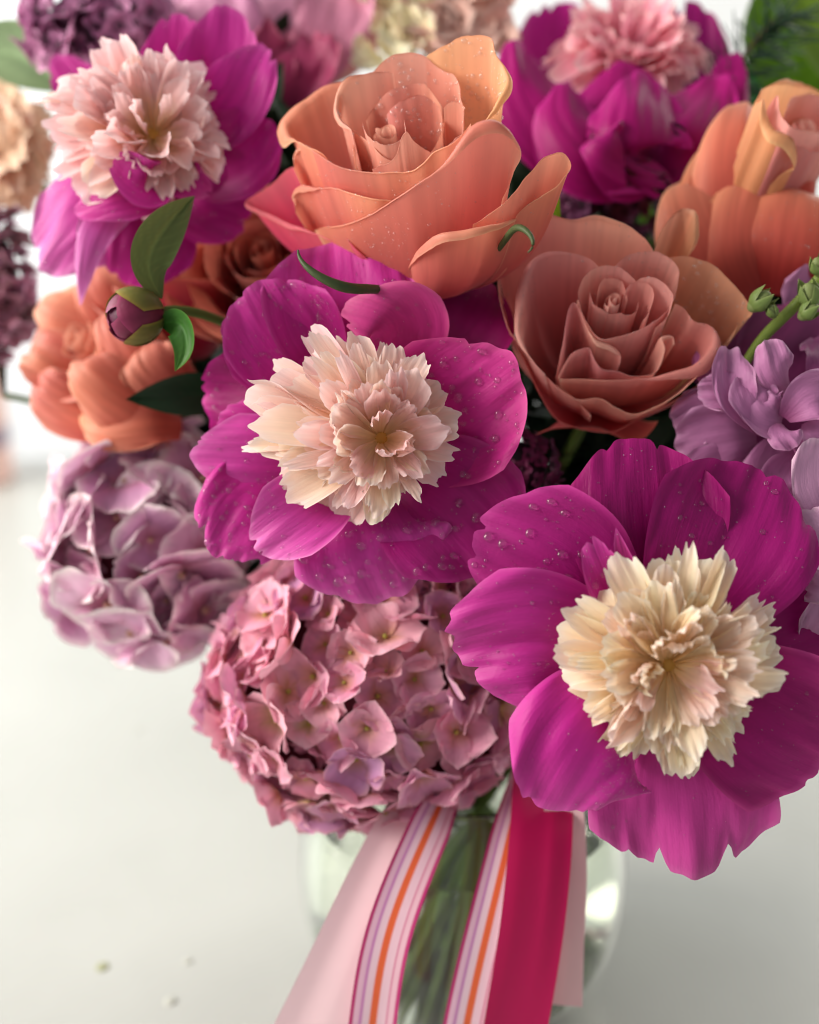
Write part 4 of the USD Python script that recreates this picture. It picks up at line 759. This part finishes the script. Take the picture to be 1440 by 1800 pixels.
def stripes(u):
    edges = [-1, -.86, -.62, -.50, -.14, .16, .50, .62, .86, 1.01]; cs = [(196, 50, 120), (238, 190, 205), (214, 110, 150), (240, 200, 214), (232, 104, 60), (240, 206, 220), (206, 130, 190), (236, 190, 212), (190, 40, 112)]
    return np.array([lin(cs[min(8, max(0, np.searchsorted(edges, x, 'right') - 1))]) for x in u])
plain = lambda c: (lambda u: np.tile(lin(c), (len(u), 1)))
ribbon('ribbon', 'wide pale pink ribbon tail hanging left of the striped ones', [(790, 1340, .05), (715, 1460, .008), (625, 1650, -.002), (545, 1830, .006), (450, 2020, .02)], [30, 56, 62, 72, 84], .485, plain((240, 205, 212)), 1)
ribbon('ribbon', 'striped pink and orange ribbon tail crossing the pale pink one', [(810, 1340, .05), (752, 1465, .0), (690, 1620, -.012), (655, 1800, -.004), (630, 2010, .012)], [20, 38, 40, 42, 44], .485, stripes, 2)
ribbon('ribbon', 'striped pink and orange ribbon tail beside the crimson one', [(925, 1340, .04), (895, 1480, -.002), (855, 1650, -.006), (820, 1810, .0), (790, 2010, .015)], [20, 35, 40, 42, 44], .485, stripes, 3)
ribbon('ribbon', 'crimson magenta satin ribbon tail, broadest and darkest of the tails', [(955, 1330, .03), (952, 1470, -.006), (935, 1640, -.010), (905, 1820, -.002), (880, 2010, .014)], [56, 56, 56, 56, 56], .485, plain((176, 0, 78)), 4)
ribbon('ribbon', 'pale pink ribbon tail showing right of the crimson one', [(985, 1380, .0), (1000, 1500, .004), (995, 1640, .004), (985, 1770, .012)], [36, 32, 34, 40], .485, plain((226, 186, 190)), 5)

# ---- table, wall, far jar, specks
tb = trimesh.creation.box([3.2, 2.0, .03]); tb.apply_translation([0, 0, -.015]); tb.apply_transform(trimesh.transformations.rotation_matrix(-.03, [0, 0, 1])); tb.apply_translation([0, -.07, 0])
part(None, 'table', (tb.vertices, tb.faces), 'white_table', smooth=False, kind='structure')
wl = trimesh.creation.box([6, .1, 3.4]); wl.apply_translation([0, 1.75, .8]); part(None, 'back_wall', (wl.vertices, wl.faces), 'white_wall', smooth=False, kind='structure')
jr = thing('jar', 'salmon pink jar with a grey band at the left edge, far back on the table', 'jar', at=P(-60, 805, 1.40))
jc = P(-60, 812, 1.42); jc[2] = 0
for nm, z0, z1, r, c in (('jar_body', .0, .16, .056, (255, 204, 194)), ('jar_band', .045, .075, .0565, (170, 150, 165))):
    V, F = revolve([[0, z0], [r - .002, z0], [r, z0 + .002], [r, z1 - .002], [r - .002, z1], [0, z1]], 48); V = V + jc; part(jr, nm, (V, F), 'plain', flat_tint(V, c))
for i, (x, y, r) in enumerate([(180, 1700, 12), (240, 1283, 7), (330, 1690, 9), (300, 1760, 12)]):
    k = (900 - y) * PXM; dd_ = .45 / (math.sin(PITCH) - k * math.cos(PITCH)); c = P(x, y, dd_); b = ICO2; vv = b.vertices * [r, r, r * .3] * PXM * dd_ + c
    part(None, 'crumb', (vv, b.faces), 'plain', flat_tint(vv, (150, 152, 120) if i == 0 else (172, 173, 164)), label=['olive grey plant crumb on the table, largest, left of the pale ribbon end', 'faint grey speck on the table below the lilac hydrangea', 'faint pale speck on the table near the pale ribbon', 'faint pale speck on the table, lowest of the specks'][i], cat='crumb')
